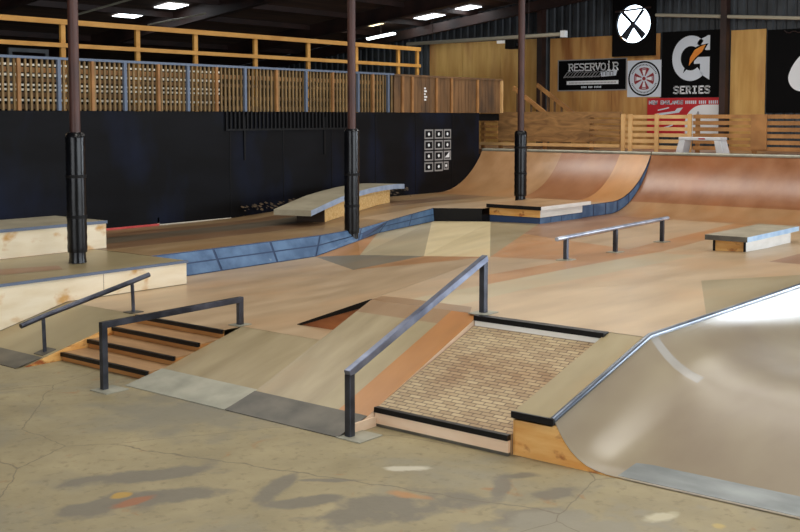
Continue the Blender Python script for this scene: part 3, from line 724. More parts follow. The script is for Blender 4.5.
# board fence continuing to the right end of the mezzanine
t = thing('board_fence', 'weathered upright board fence at the right end of the mezzanine', 'fence', (18, FY, 2.29))
x = 16.27; i = 0
while x < 19.85:
    w = .115; s = mb(); s.box(x, x + w, FY - .01, FY + .02, 2.288, 2.97 + .0); s.build('board', 'board', t); x += w + .006
for x in (16.5, 16.8, 17.567, 18.067, 18.975):
    s = mb(); s.box(x - .03, x + .03, FY - .045, FY - .011, 2.288, 2.97); s.build('upright', 'fencewood', t)
s = mb(); s.box(16.26, 19.9, FY - .03, FY + .04, 2.971, 3.01); s.build('cap_rail', 'board', t)
s = mb(); s.box(19.84, 19.9, FY - .05, FY + .05, 2.288, 2.97); s.build('end_post', 'fencewood_lt', t)
for k in range(5):
    s = mb(); z = 2.52 + k * .055; s.box(17.19, 17.19 + (.06, .09, .04, .08, .05)[k], FY - .016, FY - .0105, z, z + .035); s.build('white_mark', 'signwhite', t)

# wooden guard rail deeper on the mezzanine
t = thing('guard_rail', 'long yellow lumber guard rail high on the mezzanine behind the balustrade', 'railing', (12, 14.9, 2.27))
s = mb(); s.box(6, 19.05, 14.86, 14.9, 3.62, 3.70); s.build('top_rail', 'guardwood', t)
s = mb(); s.box(6, 19.05, 14.86, 14.9, 3.27, 3.335); s.build('mid_rail', 'guardwood', t)
for x in (6.3, 7.5, 8.8, 10.133, 11.555, 12.787, 14.206, 15.601, 17.0, 18.347, 18.998):
    s = mb(); s.box(x - .04, x + .04, 14.901, 14.95, 2.272, 3.67); s.build('post', 'guardwood', t)
# grey frame standing at the left behind the rail
t = thing('pipe_frame', 'grey steel frame showing just above the balustrade at far left', 'frame', (9.6, 15.4, 2.27))
s = mb(); s.box(9.5, 10.2, 15.4, 15.45, 3.2, 3.26); s.build('crossbar', 'corr', t)
for x in (9.5, 10.14):
    s = mb(); s.box(x, x + .06, 15.4, 15.45, 2.272, 3.199); s.build('upright', 'corr', t)

# stair from the mezzanine down to the ramp deck
t = thing('mezzanine_stair', 'wooden stair with sloping rails dropping from the mezzanine end behind the fence', 'stairs', (21, 13.0, 1.52))
n = 6
for k in range(n):
    y = 13.45 - k * .27; z = 2.22 - k * .125
    s = mb(); s.box(20.75, 21.65, y - .27, y, z - .04, z); s.build('tread', 'fencewood', t)
for xr in (20.7, 21.68):
    s = mb(); s.bar((xr, 13.56, 2.85 if xr < 21 else 2.93), (xr, 12.0, 1.78 if xr < 21 else 1.86), .05, .09); s.build('handrail', 'fencewood', t)
    s = mb(); s.bar((xr, 13.5, 2.2), (xr, 12.1, 1.66), .04, .16); s.build('stringer', 'board', t)
    for k in range(8):
        y = 13.45 - k * .18
        f = (13.56 - y) / 1.56; zt_ = (2.85 if xr < 21 else 2.93) - f * 1.07
        s = mb(); s.box(xr - .015, xr + .015, y - .02, y + .02, 2.2 - (13.5 - y) * .40, zt_ - .03); s.build('baluster', 'board', t)

# grid painted on the black wall
t = thing('painted_grid', 'grid of twelve white painted squares with dots on the black wall', 'wall painting', (17.6, WY, 1.5))
cols = ((17.19, 17.47), (17.52, 17.79), (17.82, 18.06))
for r_ in range(4):
    for c_ in range(3):
        x0_, x1_ = cols[c_]; z1_ = 1.955 - r_ * .215; z0_ = z1_ - .185
        if c_ == 2 and r_ == 3: z0_ += .02; x1_ -= .08
        s = mb(); w = .028; ya, yb = WY - .004, WY - .0005
        s.box(x0_, x1_, ya, yb, z1_ - w, z1_); s.box(x0_, x1_, ya, yb, z0_, z0_ + w); s.box(x0_, x0_ + w, ya, yb, z0_ + w, z1_ - w); s.box(x1_ - w, x1_, ya, yb, z0_ + w, z1_ - w)
        q = s.build('square', 'signdim', t)
        cx_, cz__ = (x0_ + x1_) / 2, (z0_ + z1_) / 2
        s = mb()
        if (r_, c_) == (2, 2): s.poly([(cx_ - .09, ya, z0_ + .05), (cx_ + .07, ya, z0_ + .05), (cx_ + .07, ya, z1_ - .02)])
        else: s.poly([(cx_ + .034 * math.cos(a * pi / 6), ya, cz__ + .034 * math.sin(a * pi / 6)) for a in range(12)])
        s.build('dot', 'signwhite', q)

# debris along the wall foot
s = mb()
for i in range(140):
    x = random.uniform(12.3, 16.6); y = 13.28 - abs(random.gauss(0, .12)); r = random.uniform(.01, .035); z = zup(x) + r * .4 + max(0, (y - 13.0)) * .5
    if (Vector((x, y)) - O).dot(Vector((-math.sin(ang), math.cos(ang)))) < .62 and x < 15.6: continue
    s.poly([(x - r, y - r, z), (x + r, y - r * .6, z + r * .3), (x + r * .5, y + r, z + r), (x - r * .7, y + r, z + r * .8)])
o = s.build('debris', 'dirt'); o['kind'] = 'stuff'; tag(o, 'strip of dirt and debris lying along the foot of the black wall', 'debris')

# ------------------------------------------------------------------ fence on the back deck
FX = 20.2
t = thing('plywood_fence', 'plywood panel fence with slatted end on the back deck, left of the slatted fence', 'fence', (FX, 12.4, 1.515))
s = mb(); s.box(FX, FX + .015, 11.35, 13.62, 1.68, 2.27); s.build('panel', 'oldply', t)
s = mb(); s.box(FX - .03, FX, 10.66, 14.1, 1.585, 1.65); s.build('bottom_rail', 'fencewood_lt', t)
s = mb(); s.box(FX + .02, FX + .06, 10.66, 14.1, 2.24, 2.31); s.build('top_rail', 'oldply', t)
for z in (1.72, 1.84, 1.96, 2.08, 2.2):
    s = mb(); s.box(FX - .02, FX, 13.62, 14.08, z, z + .06); s.build('slat', 'fencewood', t)
    s = mb(); s.box(FX - .02, FX, 10.66, 11.35, z - .01, z + .075); s.build('slat', 'oldply', t)
for y in (14.04, 13.58, 12.45, 11.33):
    s = mb(); s.box(FX + .016, FX + .07, y - .04, y + .04, 1.517, 2.239); s.build('post', 'fencewood', t)
t = thing('slatted_fence', 'pale new lumber slatted fence section left of the grey stool', 'fence', (FX, 9.9, 1.515))
for z in (1.57, 1.69, 1.81, 1.93, 2.05, 2.17):
    s = mb(); s.box(FX - .02, FX, 9.12, 10.62, z, z + .07); s.build('slat', 'fencewood_lt', t)
for y in (10.58, 10.42, 9.85, 9.16):
    s = mb(); s.box(FX - .05, FX - .021, y - .04, y + .04, 1.517, 2.26); s.build('post', 'fencewood_lt', t)
t = thing('slatted_fence', 'brown slatted fence section running right from behind the grey stool', 'fence', (FX, 7.0, 1.515))
for z in (1.57, 1.69, 1.81, 1.93, 2.05, 2.17):
    s = mb(); s.box(FX - .02, FX, 4.6, 9.1, z, z + .075); s.build('slat', 'fencewood', t)
for y in (9.02, 7.9, 6.5, 5.1):
    s = mb(); s.box(FX + .001, FX + .05, y - .04, y + .04, 1.517, 2.25); s.build('post', 'fencewood', t)
s = mb(); s.box(FX - .045, FX - .021, 7.65, 7.95, 1.6, 2.25); s.build('cleat', 'fencewood', t)

# grey stool on the coping
t = thing('plastic_stool', 'grey plastic step stool on the back deck in front of the slatted fence', 'stool', (19.65, 8.65, 1.515))
s = mb(); s.box(19.5, 19.8, 8.25, 9.08, 1.765, 1.825); s.build('seat', 'greyplastic', t, bevel=.012)
for (ya, yb, la, lb) in ((8.19, 8.33, 8.26, 8.38), (9.0, 9.14, 8.95, 9.07)):
    s = mb(); s.hexa([(19.5, ya, 1.517), (19.8, ya, 1.517), (19.8, yb, 1.517), (19.5, yb, 1.517)], [(19.5, la, 1.764), (19.8, la, 1.764), (19.8, lb, 1.764), (19.5, lb, 1.764)])
    s.build('leg', 'greyplastic', t, bevel=.008)
s = mb(); s.box(19.492, 19.499, 8.55, 8.68, 1.785, 1.812); q = s.build('sticker', 'signdkred', t)

# ------------------------------------------------------------------ back wall cladding, signs
WX = 23.99
def panel(label, y0, y1, z0, z1, m, seams):
    t = thing('plywood_cladding', label, 'wall cladding', (WX, (y0 + y1) / 2, z0), 'plywood cladding on the back wall')
    ys_ = [y0] + seams + [y1]
    for a, b in zip(ys_, ys_[1:]):
        s = mb(); s.box(WX - .02, WX - .002, a + .004, b - .004, z0, z1); s.build('sheet', m, t)
panel('wide yellow plywood cladding behind the loudspeaker, above the board fence', 14.95, 18.4, 1.52, 4.16, 'wallply', [16.1, 17.3])
panel('reddish plywood cladding behind the black shop sign with white lettering', 11.65, 14.62, 1.52, 4.14, 'wallply2', [12.9, 13.75])
panel('narrow plywood cladding between the steel post and the white-drop banner', 9.15, 9.95, 1.52, 4.12, 'wallply', [])
for y, lb in ((14.8, 'dark oxide wall post left of the black shop sign'), (10.04, 'dark oxide wall post right of the large G banner')):
    s = mb(); s.box(23.75, 23.96, y - .07, y + .07, 1.517, roofz(y) - .02); tag(s.build('wall_post', 'rust_dk'), lb, 'post')
def mw(Y): return Y
# stroke lettering on the wall plane
FONT = {'S': [[(1, .9), (.8, 1), (.2, 1), (0, .8), (.15, .58), (.85, .42), (1, .2), (.8, 0), (.2, 0), (0, .1)]],
        'E': [[(1, 1), (.1, 1), (.1, 0), (1, 0)], [(.1, .52), (.7, .52)]],
        'R': [[(.1, 0), (.1, 1), (.7, 1), (.95, .82), (.95, .68), (.7, .5), (.1, .5)], [(.55, .5), (.95, 0)], [(-.05, 0), (.3, 0)], [(-.05, 1), (.2, 1)]],
        'I': [[(.5, 0), (.5, 1)], [(.15, 1), (.85, 1)], [(.15, 0), (.85, 0)]],
        'V': [[(0, 1), (.5, 0), (1, 1)], [(-.12, 1), (.2, 1)], [(.8, 1), (1.12, 1)]],
        'O': [[(.5, 1), (.85, .9), (1, .5), (.85, .1), (.5, 0), (.15, .1), (0, .5), (.15, .9), (.5, 1)]],
        'i': [[(.5, 0), (.5, .8)], [(.2, 0), (.8, 0)], [(.3, .8), (.5, .8)], [(.5, 1.05), (.5, 1.2)]],
        'N': [[(0, 0), (0, 1), (1, 0), (1, 1)]], 'A': [[(0, 0), (.5, 1), (1, 0)], [(.25, .4), (.75, .4)]], 'D': [[(0, 0), (0, 1), (.6, 1), (1, .7), (1, .3), (.6, 0), (0, 0)]],
        'K': [[(0, 0), (0, 1)], [(0, .45), (1, 1)], [(.35, .6), (1, 0)]], 'T': [[(0, 1), (1, 1)], [(.5, 1), (.5, 0)]], 'W': [[(0, 1), (.25, 0), (.5, .7), (.75, 0), (1, 1)]],
        'G': [[(1, .85), (.7, 1), (.3, 1), (0, .7), (0, .3), (.3, 0), (.8, 0), (1, .2), (1, .45), (.6, .45)]], 'L': [[(0, 1), (0, 0), (1, 0)]], 'P': [[(0, 0), (0, 1), (.7, 1), (1, .8), (1, .65), (.7, .5), (0, .5)]],
        'C': [[(1, .8), (.7, 1), (.3, 1), (0, .7), (0, .3), (.3, 0), (.7, 0), (1, .2)]], 'H': [[(0, 0), (0, 1)], [(1, 0), (1, 1)], [(0, .5), (1, .5)]], ' ': []}
def stroke(s, pts, w, X, mi=0):
    for a, b in zip(pts, pts[1:]):
        a = Vector(a); b = Vector(b); d = (b - a)
        if d.length < 1e-6: continue
        d.normalize(); n = Vector((-d.y, d.x)) * w / 2; a2 = a - d * w * .4; b2 = b + d * w * .4
        q = [a2 + n, b2 + n, b2 - n, a2 - n]
        s.poly([(X, p.x, p.y) for p in q], mi)
def text(s, txt, yl, yr, zb_, h, w, X, mi=0, sp=.28, slant=0):
    n = len(txt); cw = abs(yr - yl) / (n + (n - 1) * sp)
    for i, ch in enumerate(txt):
        y0 = yl - i * cw * (1 + sp)
        for st in FONT[ch]:
            stroke(s, [(y0 - p[0] * cw + slant * p[1] * h * -1, zb_ + p[1] * h) for p in st], w, X, mi)

# black shop sign
t = thing('shop_sign', 'black RESERVOIR sign with white lettering on plywood wall', 'sign', (WX, 13.4, 2.86))
SX = WX - .03
s = mb(); s.box(SX, SX + .009, 12.52, 14.36, 2.862, 3.58); s.build('board', 'signblack', t)
s = mb(); s.box(SX + .002, SX + .0095, 12.49, 14.39, 2.835, 3.605); s.build('border', 'signdim', t)
s = mb(); text(s, 'RESERVO', 14.07, 13.06, 3.33, .16, .03, SX - .003, sp=.2); text(s, 'i', 13.02, 12.92, 3.33, .17, .032, SX - .003); text(s, 'R', 12.86, 12.72, 3.33, .17, .032, SX - .003)
s.build('lettering', 'signwhite', t)
s = mb()
for k in range(12):
    y = 14.16 - k * .085; h = .12
    stroke(s, [(y + .05, 3.17), (y - .05, 3.17 + h), (y - .09, 3.17 + h)], .016 + .01 * (k % 3 == 0), SX - .003)
    stroke(s, [(y + .02, 3.17), (y - .03, 3.19)], .02, SX - .003)
s.build('slanted_lettering', 'signdim', t)
s = mb(); s.poly([(SX - .002, 13.17, 3.17), (SX - .002, 12.78, 3.19), (SX - .002, 12.74, 3.33), (SX - .002, 13.2, 3.30)]); q = s.build('white_patch', 'signgrey', t)
s = mb(); 
for k, (a, b) in enumerate(((13.13, 13.06), (13.02, 12.96), (12.92, 12.86))): stroke(s, [(a, 3.2), (a, 3.29), (b, 3.29), (b, 3.2)], .014, SX - .004)
s.build('patch_lettering', 'signblack', q)
s = mb(); s.poly([(SX - .002, 14.13, 2.99), (SX - .002, 12.71, 2.99), (SX - .002, 12.71, 3.08), (SX - .002, 14.13, 3.08)]); q = s.build('white_bar', 'signwhite', t)
s = mb()
for k in range(34): s.poly([(SX - .003, 14.05 - k * .038, 3.015), (SX - .003, 14.05 - k * .038 - .022, 3.015), (SX - .003, 14.05 - k * .038 - .022, 3.05), (SX - .003, 14.05 - k * .038, 3.05)])
s.build('small_print', 'signdim', q)
s = mb()
for k in range(14):
    if k in (4, 8): continue
    s.poly([(SX - .003, 13.72 - k * .04, 2.905), (SX - .003, 13.72 - k * .04 - .026, 2.905), (SX - .003, 13.72 - k * .04 - .026, 2.945 + .01 * (k % 2)), (SX - .003, 13.72 - k * .04, 2.945)])
s.build('small_print', 'signgrey', t)

# round cross emblem banner
t = thing('emblem_banner', 'square grey banner with round red cross emblem, right of the black shop sign', 'banner', (WX, 12.05, 2.68))
s = mb(); s.box(SX + .001, SX + .006, 11.61, 12.48, 2.67, 3.53); s.build('cloth', 'signgrey', t)
cy, cz_ = 12.045, 3.1
def ring(s, r0, r1, X, n=48, a0=0, a1=2 * pi, mi=0):
    for k in range(n):
        a = a0 + (a1 - a0) * k / n; b = a0 + (a1 - a0) * (k + 1) / n
        s.poly([(X, cy + r0 * math.cos(a), cz_ + r0 * math.sin(a)), (X, cy + r1 * math.cos(a), cz_ + r1 * math.sin(a)), (X, cy + r1 * math.cos(b), cz_ + r1 * math.sin(b)), (X, cy + r0 * math.cos(b), cz_ + r0 * math.sin(b))], mi)
s = mb(); ring(s, .37, .41, SX - .001)
for k in range(22):
    a = pi * .12 + k * (pi * .76) / 21
    for sg in (1, -1): ring(s, .305, .345, SX - .001, 1, sg * a - .025, sg * a + .025)
s.build('dark_ring', 'signblack', t)
s = mb(); ring(s, .0, .045, SX - .004, 16)
for k in range(8):
    a = k * pi / 4
    ring(s, .07, .265, SX - .002, 6, a + .25, a + pi / 4 - .25)
    if k % 2 == 0: ring(s, .235, .26, SX - .002, 6, a - .3, a + .3); ring(s, .10, .22, SX - .0015, 6, a - .36, a + .36)
s.build('red_cross', 'signdkred', t)
for k in range(4):
    a = k * pi / 2
    s = mb(); ring(s, .10, .2, SX - .003, 4, a - .24, a + .24); s.build('white_cross_arm', 'signwhite', t)

# G banner
t = thing('g_banner', 'tall black SERIES banner with large grey letter G and orange bolt', 'banner', (WX, 10.86, 2.65))
s = mb(); s.box(SX + .001, SX + .006, 10.13, 11.6, 2.655, 4.16); s.build('cloth', 'signblack', t)
# banner units: u 0..1 left to right, v 0..1 bottom to top
def bu(u, v, X): return (X, 11.6 - u * 1.47, 2.655 + v * 1.505)
s = mb(); n = 40; GX = SX - .002
cu, cv, ro, ru = .485, .585, .335, .18
def gp(a, r): return bu(cu + r * math.cos(a) * .92, cv + r * math.sin(a) * 1.02, GX)
a0, a1 = math.radians(48), math.radians(312)
for k in range(n):
    a = a0 + (a1 - a0) * k / n; b = a0 + (a1 - a0) * (k + 1) / n
    s.poly([gp(a, ru), gp(a, ro), gp(b, ro), gp(b, ru)])
s.poly([bu(.58, .80, GX), bu(.62, .86, GX), bu(.72, .90, GX), bu(.76, .92, GX), bu(.795, .92, GX), bu(.795, .70, GX), bu(.73, .70, GX)])
s.poly([bu(.795, .60, GX), bu(.795, .255, GX), bu(.69, .32, GX), bu(.64, .38, GX), bu(.64, .50, GX), bu(.54, .50, GX), bu(.54, .60, GX)])
s.build('letter', 'signgrey', t)
s = mb(); s.poly([bu(.77, .80, SX - .004), bu(.68, .66, SX - .004), bu(.57, .57, SX - .004), bu(.36, .36, SX - .004), bu(.44, .60, SX - .004), bu(.54, .74, SX - .004), bu(.64, .78, SX - .004)]); s.build('bolt_shadow', 'signblack', t)
s = mb(); s.poly([bu(.73, .785, SX - .006), bu(.67, .68, SX - .006), bu(.565, .595, SX - .006), bu(.455, .47, SX - .006), bu(.475, .60, SX - .006), bu(.55, .71, SX - .006), bu(.64, .755, SX - .006)]); s.build('bolt', 'bolt', t)
s = mb(); text(s, 'SERIES', 11.285, 10.425, 2.745, .15, .036, SX - .003, sp=.42); s.build('lettering', 'signwhite', t)

# red banner
t = thing('red_banner', 'red banner with white swoosh hung low behind the slatted fence', 'banner', (WX, 11.05, 2.1))
s = mb(); s.box(SX + .001, SX + .006, 10.14, 11.95, 1.75, 2.64); s.build('cloth', 'signred', t)
s = mb(); text(s, 'NEW ENGLANDS', 11.9, 11.06, 2.5, .075, .022, SX - .002); text(s, 'PREMIER SK', 11.0, 10.6, 2.5, .075, .022, SX - .002) if False else None
for k in range(17):
    if k in (6, 11): continue
    s.poly([(SX - .002, 11.0 - k * .047, 2.5), (SX - .002, 11.0 - k * .047 - .03, 2.5), (SX - .002, 11.0 - k * .047 - .03, 2.575), (SX - .002, 11.0 - k * .047, 2.575)])
s.build('lettering', 'signgrey', t)
s = mb(); arc = [(11.0 - .0, 2.2)] + [(10.55 + .45 * math.cos(a * pi / 2 / 10), 2.06 + .42 * math.sin(a * pi / 2 / 10)) for a in range(11)] + [(10.15, 2.48), (10.15, 1.76), (11.0, 1.76)]
arc = arc[1:]
s.poly([(SX - .003, y, z) for y, z in arc]); s.build('white_field', 'signwhite', t)
s = mb(); s.poly([(SX - .005, 10.72, 2.22), (SX - .005, 10.66, 2.22), (SX - .005, 10.66, 2.31), (SX - .005, 10.69, 2.34), (SX - .005, 10.72, 2.28)]); s.build('figure_mark', 'signdim', t)
s = mb(); s.poly([(SX - .003, 11.78, 2.22), (SX - .003, 11.15, 2.30), (SX - .003, 11.05, 2.42), (SX - .003, 11.2, 2.40), (SX - .003, 11.25, 2.34), (SX - .003, 11.7, 2.28)])
s.poly([(SX - .003, 11.68, 2.34), (SX - .003, 11.4, 2.40), (SX - .003, 11.4, 2.43), (SX - .003, 11.68, 2.37)])
s.poly([(SX - .003, 11.75, 1.84), (SX - .003, 11.3, 2.0), (SX - .003, 11.3, 2.03), (SX - .003, 11.75, 1.9)])
s.build('script_logo', 'signgrey', t)

# white-drop banner at right
t = thing('drop_banner', 'large black banner with a white drop shape at the right edge', 'banner', (WX, 8.2, 2.28))
s = mb(); s.box(SX + .001, SX + .006, 7.1, 9.12, 2.29, 4.09); s.build('cloth', 'signblack', t)
s = mb(); pts = []
for k in range(40):
    a = 2 * pi * k / 40; r = .30
    y = 8.36 - r * .95 * math.cos(a); z = 3.05 + r * math.sin(a)
    if math.sin(a) > 0: z = 3.05 + r * 1.9 * math.sin(a) ** 1.3; y -= .16 * math.sin(a) ** 2
    pts.append((SX - .002, y, z))
s.poly(pts); s.build('white_drop', 'signwhite', t)
s = mb(); s.poly([(SX - .004, 8.22, 3.28), (SX - .004, 8.06, 3.2), (SX - .004, 8.02, 3.42), (SX - .004, 8.16, 3.5)]); s.build('cyan_mark', 'cyan', t)
s = mb(); s.tube([(SX - .02, 8.75 - .06 * i, 4.06 - .06 * abs(math.sin(i * .9))) for i in range(9)], .012, 6); tag(s.build('cable', 'rust_dk'), 'dark cable looped over the top of the white-drop banner', 'cable')

# exhaust fan
t = thing('exhaust_fan', 'round exhaust fan in a dark square housing, glowing with daylight', 'fan', (23.9, 12.36, 4.4))
FXx = 23.86; fy, fzc = 12.29, 4.38; R = .44
s = mb()
for (a, b, c_, d_) in ((-.54, .54, .45, .72), (-.54, .54, -.75, -.45), (-.54, -.45, -.45, .45), (.45, .54, -.45, .45)):
    s.box(FXx - .02, FXx + .10, fy + a, fy + b, fzc + c_, fzc + d_)
n = 40
for k in range(n):   # corners between round opening and square housing
    a = 2 * pi * k / n; b = 2 * pi * (k + 1) / n
    def sq(t_): 
        m_ = max(abs(math.cos(t_)), abs(math.sin(t_))); return (fy + .451 * math.cos(t_) / m_, fzc + .451 * math.sin(t_) / m_)
    def cr(t_): return (fy + R * math.cos(t_), fzc + R * math.sin(t_))
    p, q, r, u_ = cr(a), cr(b), sq(b), sq(a)
    s.poly([(FXx - .015, *p), (FXx - .015, *q), (FXx - .015, *r), (FXx - .015, *u_)])
s.build('housing', 'dark', t)
s = mb(); s.poly([(FXx + .09, fy + .45 * math.cos(2 * pi * k / 40), fzc + .45 * math.sin(2 * pi * k / 40)) for k in range(40)]); q = s.build('daylight_opening', 'daylight', t)
for k in range(4):
    a = math.radians((45, 128, 228, 308)[k]); w = (.06, .06, .085, .10)[k]
    s = mb(); p0 = Vector((0, fy + .02, fzc)); d_ = Vector((0, math.cos(a), math.sin(a))); n_ = Vector((0, -math.sin(a), math.cos(a)))
    pts = [p0 + n_ * w * .5, p0 - n_ * w * .5, p0 + d_ * .4 - n_ * w * (1.0 if k > 1 else .6), p0 + d_ * .42 + n_ * w * (.9 if k > 1 else .6)]
    s.prism([(FXx + .03, p.y, p.z) for p in pts], (.012, 0, 0)); s.build('blade', 'rail', t)
s = mb(); s.tube([(FXx + .0, fy + .02, fzc), (FXx + .05, fy + .02, fzc)], .06, 14); s.build('hub', 'rail', t)
s = mb(); s.bar((FXx - .03, fy + .46, fzc + .30), (FXx - .03, fy - .46, fzc + .36), .04); s.build('guard_bar', 'rust_dk', t)

# ------------------------------------------------------------------ roof structure
for x in (7.32, 11.95, 16.4, 20.85):
    s = mb(); t = thing('roof_girder', {7.32: 'dark oxide roof girder above the first padded column', 11.95: 'dark oxide roof girder above the middle padded column', 16.4: 'dark oxide roof girder above the farthest padded column', 20.85: 'dark oxide roof girder nearest the end wall'}[x], 'girder', (x, 12, roofz(12) - .3))
    s.hexa([(x - .09, -8.9, roofz(-8.9) - .36), (x + .09, -8.9, roofz(-8.9) - .36), (x + .09, 30.7, roofz(30.7) - .36), (x - .09, 30.7, roofz(30.7) - .36)],
           [(x - .09, -8.9, roofz(-8.9) - .33), (x + .09, -8.9, roofz(-8.9) - .33), (x + .09, 30.7, roofz(30.7) - .33), (x - .09, 30.7, roofz(30.7) - .33)])
    s.build('flange', 'rust_dk', t)
    s = mb(); s.hexa([(x - .012, -8.9, roofz(-8.9) - .329), (x + .012, -8.9, roofz(-8.9) - .329), (x + .012, 30.7, roofz(30.7) - .329), (x - .012, 30.7, roofz(30.7) - .329)],
           [(x - .012, -8.9, roofz(-8.9) - .005), (x + .012, -8.9, roofz(-8.9) - .005), (x + .012, 30.7, roofz(30.7) - .005), (x - .012, 30.7, roofz(30.7) - .005)])
    s.build('web', 'rust_dk', t)
s = mb(); s.hexa([(23.55, 3, roofz(3) - .38), (23.7, 3, roofz(3) - .38), (23.7, 30.7, roofz(30.7) - .38), (23.55, 30.7, roofz(30.7) - .38)],
                 [(23.55, 3, roofz(3) - .14), (23.7, 3, roofz(3) - .14), (23.7, 30.7, roofz(30.7) - .14), (23.55, 30.7, roofz(30.7) - .14)])
tag(s.build('rake_beam', 'rust_dk'), 'dark brown sloping beam under the roof along the end wall', 'beam')
for i in range(9):
    y = 10.6 + i * 1.55
    s = mb(); z = roofz(y)
    s.box(6, 23.9, y - .03, y + .03, z - .13, z - .006); tag(s.build('purlin', 'rust_dk'), 'dark roof purlin running away under the roof deck', 'purlin', 'roof purlins')
# skylights set in the roof deck
def skylight(x0, x1, y0, y1, m, label):
    s = mb(); e = .012
    s.hexa([(x0, y0, roofz(y0) - e - .01), (x1, y0, roofz(y0) - e - .01), (x1, y1, roofz(y1) - e - .01), (x0, y1, roofz(y1) - e - .01)],
           [(x0, y0, roofz(y0) - e), (x1, y0, roofz(y0) - e), (x1, y1, roofz(y1) - e), (x0, y1, roofz(y1) - e)])
    tag(s.build('skylight', m), label, 'skylight', 'skylights in the roof')
skylight(15.35, 15.95, 20.15, 20.7, 'sky_w', 'bright white skylight at upper left, left one of the two in front')
skylight(15.6, 16.15, 19.05, 19.55, 'sky_w', 'bright white skylight at upper left, right one of the two in front')
skylight(21.5, 22.3, 19.85, 20.1, 'sky_y', 'yellowish skylight left of the middle column')
skylight(21.9, 22.7, 18.95, 19.35, 'sky_y', 'yellow-white skylight just left of the middle column top')
t = thing('strip_lamp', 'bluish strip lamp hanging just right of the middle column top', 'lamp', (22.4, 18.8, 4.3))
s = mb(); s.bar((22.4, 19.25, 4.255), (22.4, 18.35, 4.36), .12, .05); s.build('tube', 'sky_w', t)
s = mb(); s.tube([(22.4, 18.8, 4.34), (22.4, 18.8, roofz(18.8) - .02)], .01, 6); s.build('hanger', 'rust_dk', t)
skylight(22.9, 23.4, 18.45, 18.75, 'sky_w', 'short bluish skylight strip over the end wall plywood')
skylight(22.9, 23.4, 17.45, 18.1, 'sky_w', 'middle bluish skylight strip over the end wall plywood')
skylight(22.9, 23.4, 16.3, 17.1, 'sky_w', 'bluish skylight strip left of the farthest column top')
# conduits, tube lamp, girt, loudspeaker
def rod(name, a, b, r, m, label, cat, group=None):
    s = mb(); s.tube([a, b], r, 8); return tag(s.build(name, m, smooth=True), label, cat, group)
rod('conduit', (13.3, 19.3, roofz(19.3) - .42), (13.38, 17.4, roofz(17.4) - .42), .022, 'conduit', 'pale conduit crossing the dark roof right of the first column', 'conduit')
rod('conduit', (15.46, 19.59, 4.2), (15.8, 18.1, 4.38), .018, 'conduit', 'pale conduit below the bright skylights at upper left', 'conduit')
t = thing('tube_lamp', 'long pale tube lamp hanging across the farthest column', 'lamp', (22, 14.8, 4.06))
s = mb(); s.tube([(22, 17.6, 4.03), (22, 13.1, 4.075)], .045, 10); s.build('tube', 'conduit', t, smooth=True)
s = mb(); s.box(21.94, 22.06, 13.0, 13.12, 4.0, 4.15); s.build('end_cap', 'signwhite', t)
for y in (16.8, 14.0):
    s = mb(); s.tube([(22, y, 4.09), (22, y, roofz(y) - .01)], .008, 6); s.build('hanger', 'rust_dk', t)
rod('girt', (23.82, 7.8, 4.25), (23.82, 11.7, 4.55), .04, 'conduit', 'pale pipe along the corrugated wall beside the fan', 'pipe')
t = thing('loudspeaker', 'small black loudspeaker with white bracket on the farthest column', 'loudspeaker', (16.4, 10.74, 3.38))
s = mb(); s.box(16.3, 16.5, 10.665, 10.86, 3.385, 3.55); s.build('cabinet', 'signblack', t, bevel=.008)
s = mb(); s.box(16.36, 16.44, 10.875, 11.07, 3.49, 3.54); s.build('bracket', 'signwhite', t)
s = mb(); s.box(16.37, 16.43, 10.64, 10.664, 3.44, 3.48); s.box(16.37, 16.43, 10.861, 10.874, 3.5, 3.53); s.build('mount', 'rail', t)

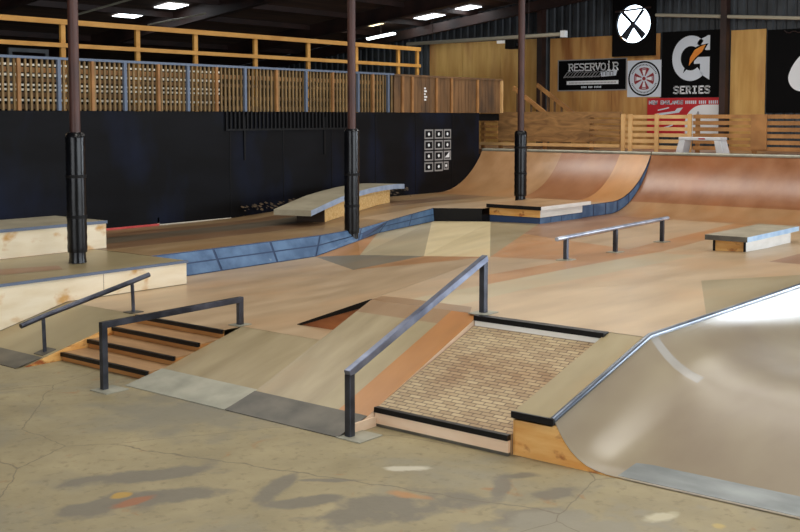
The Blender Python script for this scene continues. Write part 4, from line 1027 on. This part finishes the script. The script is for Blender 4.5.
# ------------------------------------------------------------------ light
w = bpy.data.worlds.new('daylight'); bpy.context.scene.world = w; w.use_nodes = True
bg = w.node_tree.nodes['Background']; bg.inputs['Color'].default_value = (0.80, 0.90, 1.0, 1); bg.inputs['Strength'].default_value = 1.0
def area(name, loc, rot, sx, sy, power, col=(1, 1, 1)):
    l = bpy.data.lights.new(name, 'AREA'); l.shape = 'RECTANGLE'; l.size = sx; l.size_y = sy; l.energy = power; l.color = col
    o = bpy.data.objects.new(name, l); C.objects.link(o); o.location = loc; o.rotation_euler = rot; return o
area('door_daylight', ((DX0 + DX1) / 2, -8.95, DZ / 2 + .1), (pi / 2, 0, 0), DX1 - DX0 - .2, DZ - .3, 900, (0.88, 0.94, 1.0))
area('end_door_daylight', (24.0, -3.1, 2.1), (0, pi / 2, 0), 4.0, 8.6, 1100, (0.82, 0.91, 1.0))
area('rear_door_daylight', (-6.9, 4, 2.3), (0, -pi / 2, 0), 4.4, 9.8, 380, (0.97, 0.98, 1.0))
# unseen roof panels and area lights, added for soft overhead fill
for (x, y, p) in ((2.5, 1.0, 150), (6.0, 5.5, 150), (9.6, 2.0, 140), (14.2, 5.5, 70), (12.6, 10.5, 70), (18.6, 6.5, 110), (8.2, 11.0, 80), (18.6, 11.5, 130)):
    s = mb(); s.hexa([(x - .6, y - 2.4, roofz(y - 2.4) - .012), (x + .6, y - 2.4, roofz(y - 2.4) - .012), (x + .6, y + 2.4, roofz(y + 2.4) - .012), (x - .6, y + 2.4, roofz(y + 2.4) - .012)],
                     [(x - .6, y - 2.4, roofz(y - 2.4) - .002), (x + .6, y - 2.4, roofz(y - 2.4) - .002), (x + .6, y + 2.4, roofz(y + 2.4) - .002), (x - .6, y + 2.4, roofz(y + 2.4) - .002)])
    tag(s.build('fill_roof_panel', 'signwhite'), 'long unseen white roof panel added with a fill light over the ramps', 'skylight', 'added roof panels')
    area('roof_fill', (x, y, roofz(y) - .05), (math.atan(-.124), 0, 0), 1.2, 4.8, p, (1.0, .965, .90))

# ------------------------------------------------------------------ camera
F, V0, HOR, H = 1110.0, 195.0, 117.0, 2.2
yaw = math.radians(39.03); pitch = math.atan((V0 - HOR) / F)
cam = bpy.data.cameras.new('camera'); co = bpy.data.objects.new('camera', cam); C.objects.link(co)
cam.sensor_fit = 'HORIZONTAL'; cam.sensor_width = 36.0; cam.lens = 36.0 * F / 800.0
cam.shift_y = -(266.0 - V0) / 800.0
cam.clip_start = .1; cam.clip_end = 200
co.location = (0, 0, H); co.rotation_euler = (pi / 2 - pitch, 0, yaw - pi / 2)
sc = bpy.context.scene; sc.camera = co
sc.view_settings.view_transform = 'Standard'; sc.view_settings.look = 'None'; sc.view_settings.gamma = 1.0
sc.view_settings.use_curve_mapping = False; sc.view_settings.exposure = 0.34
try:
    sc.cycles.use_denoising = True; sc.cycles.max_bounces = 8; sc.cycles.sample_clamp_indirect = 4.0
except Exception: pass
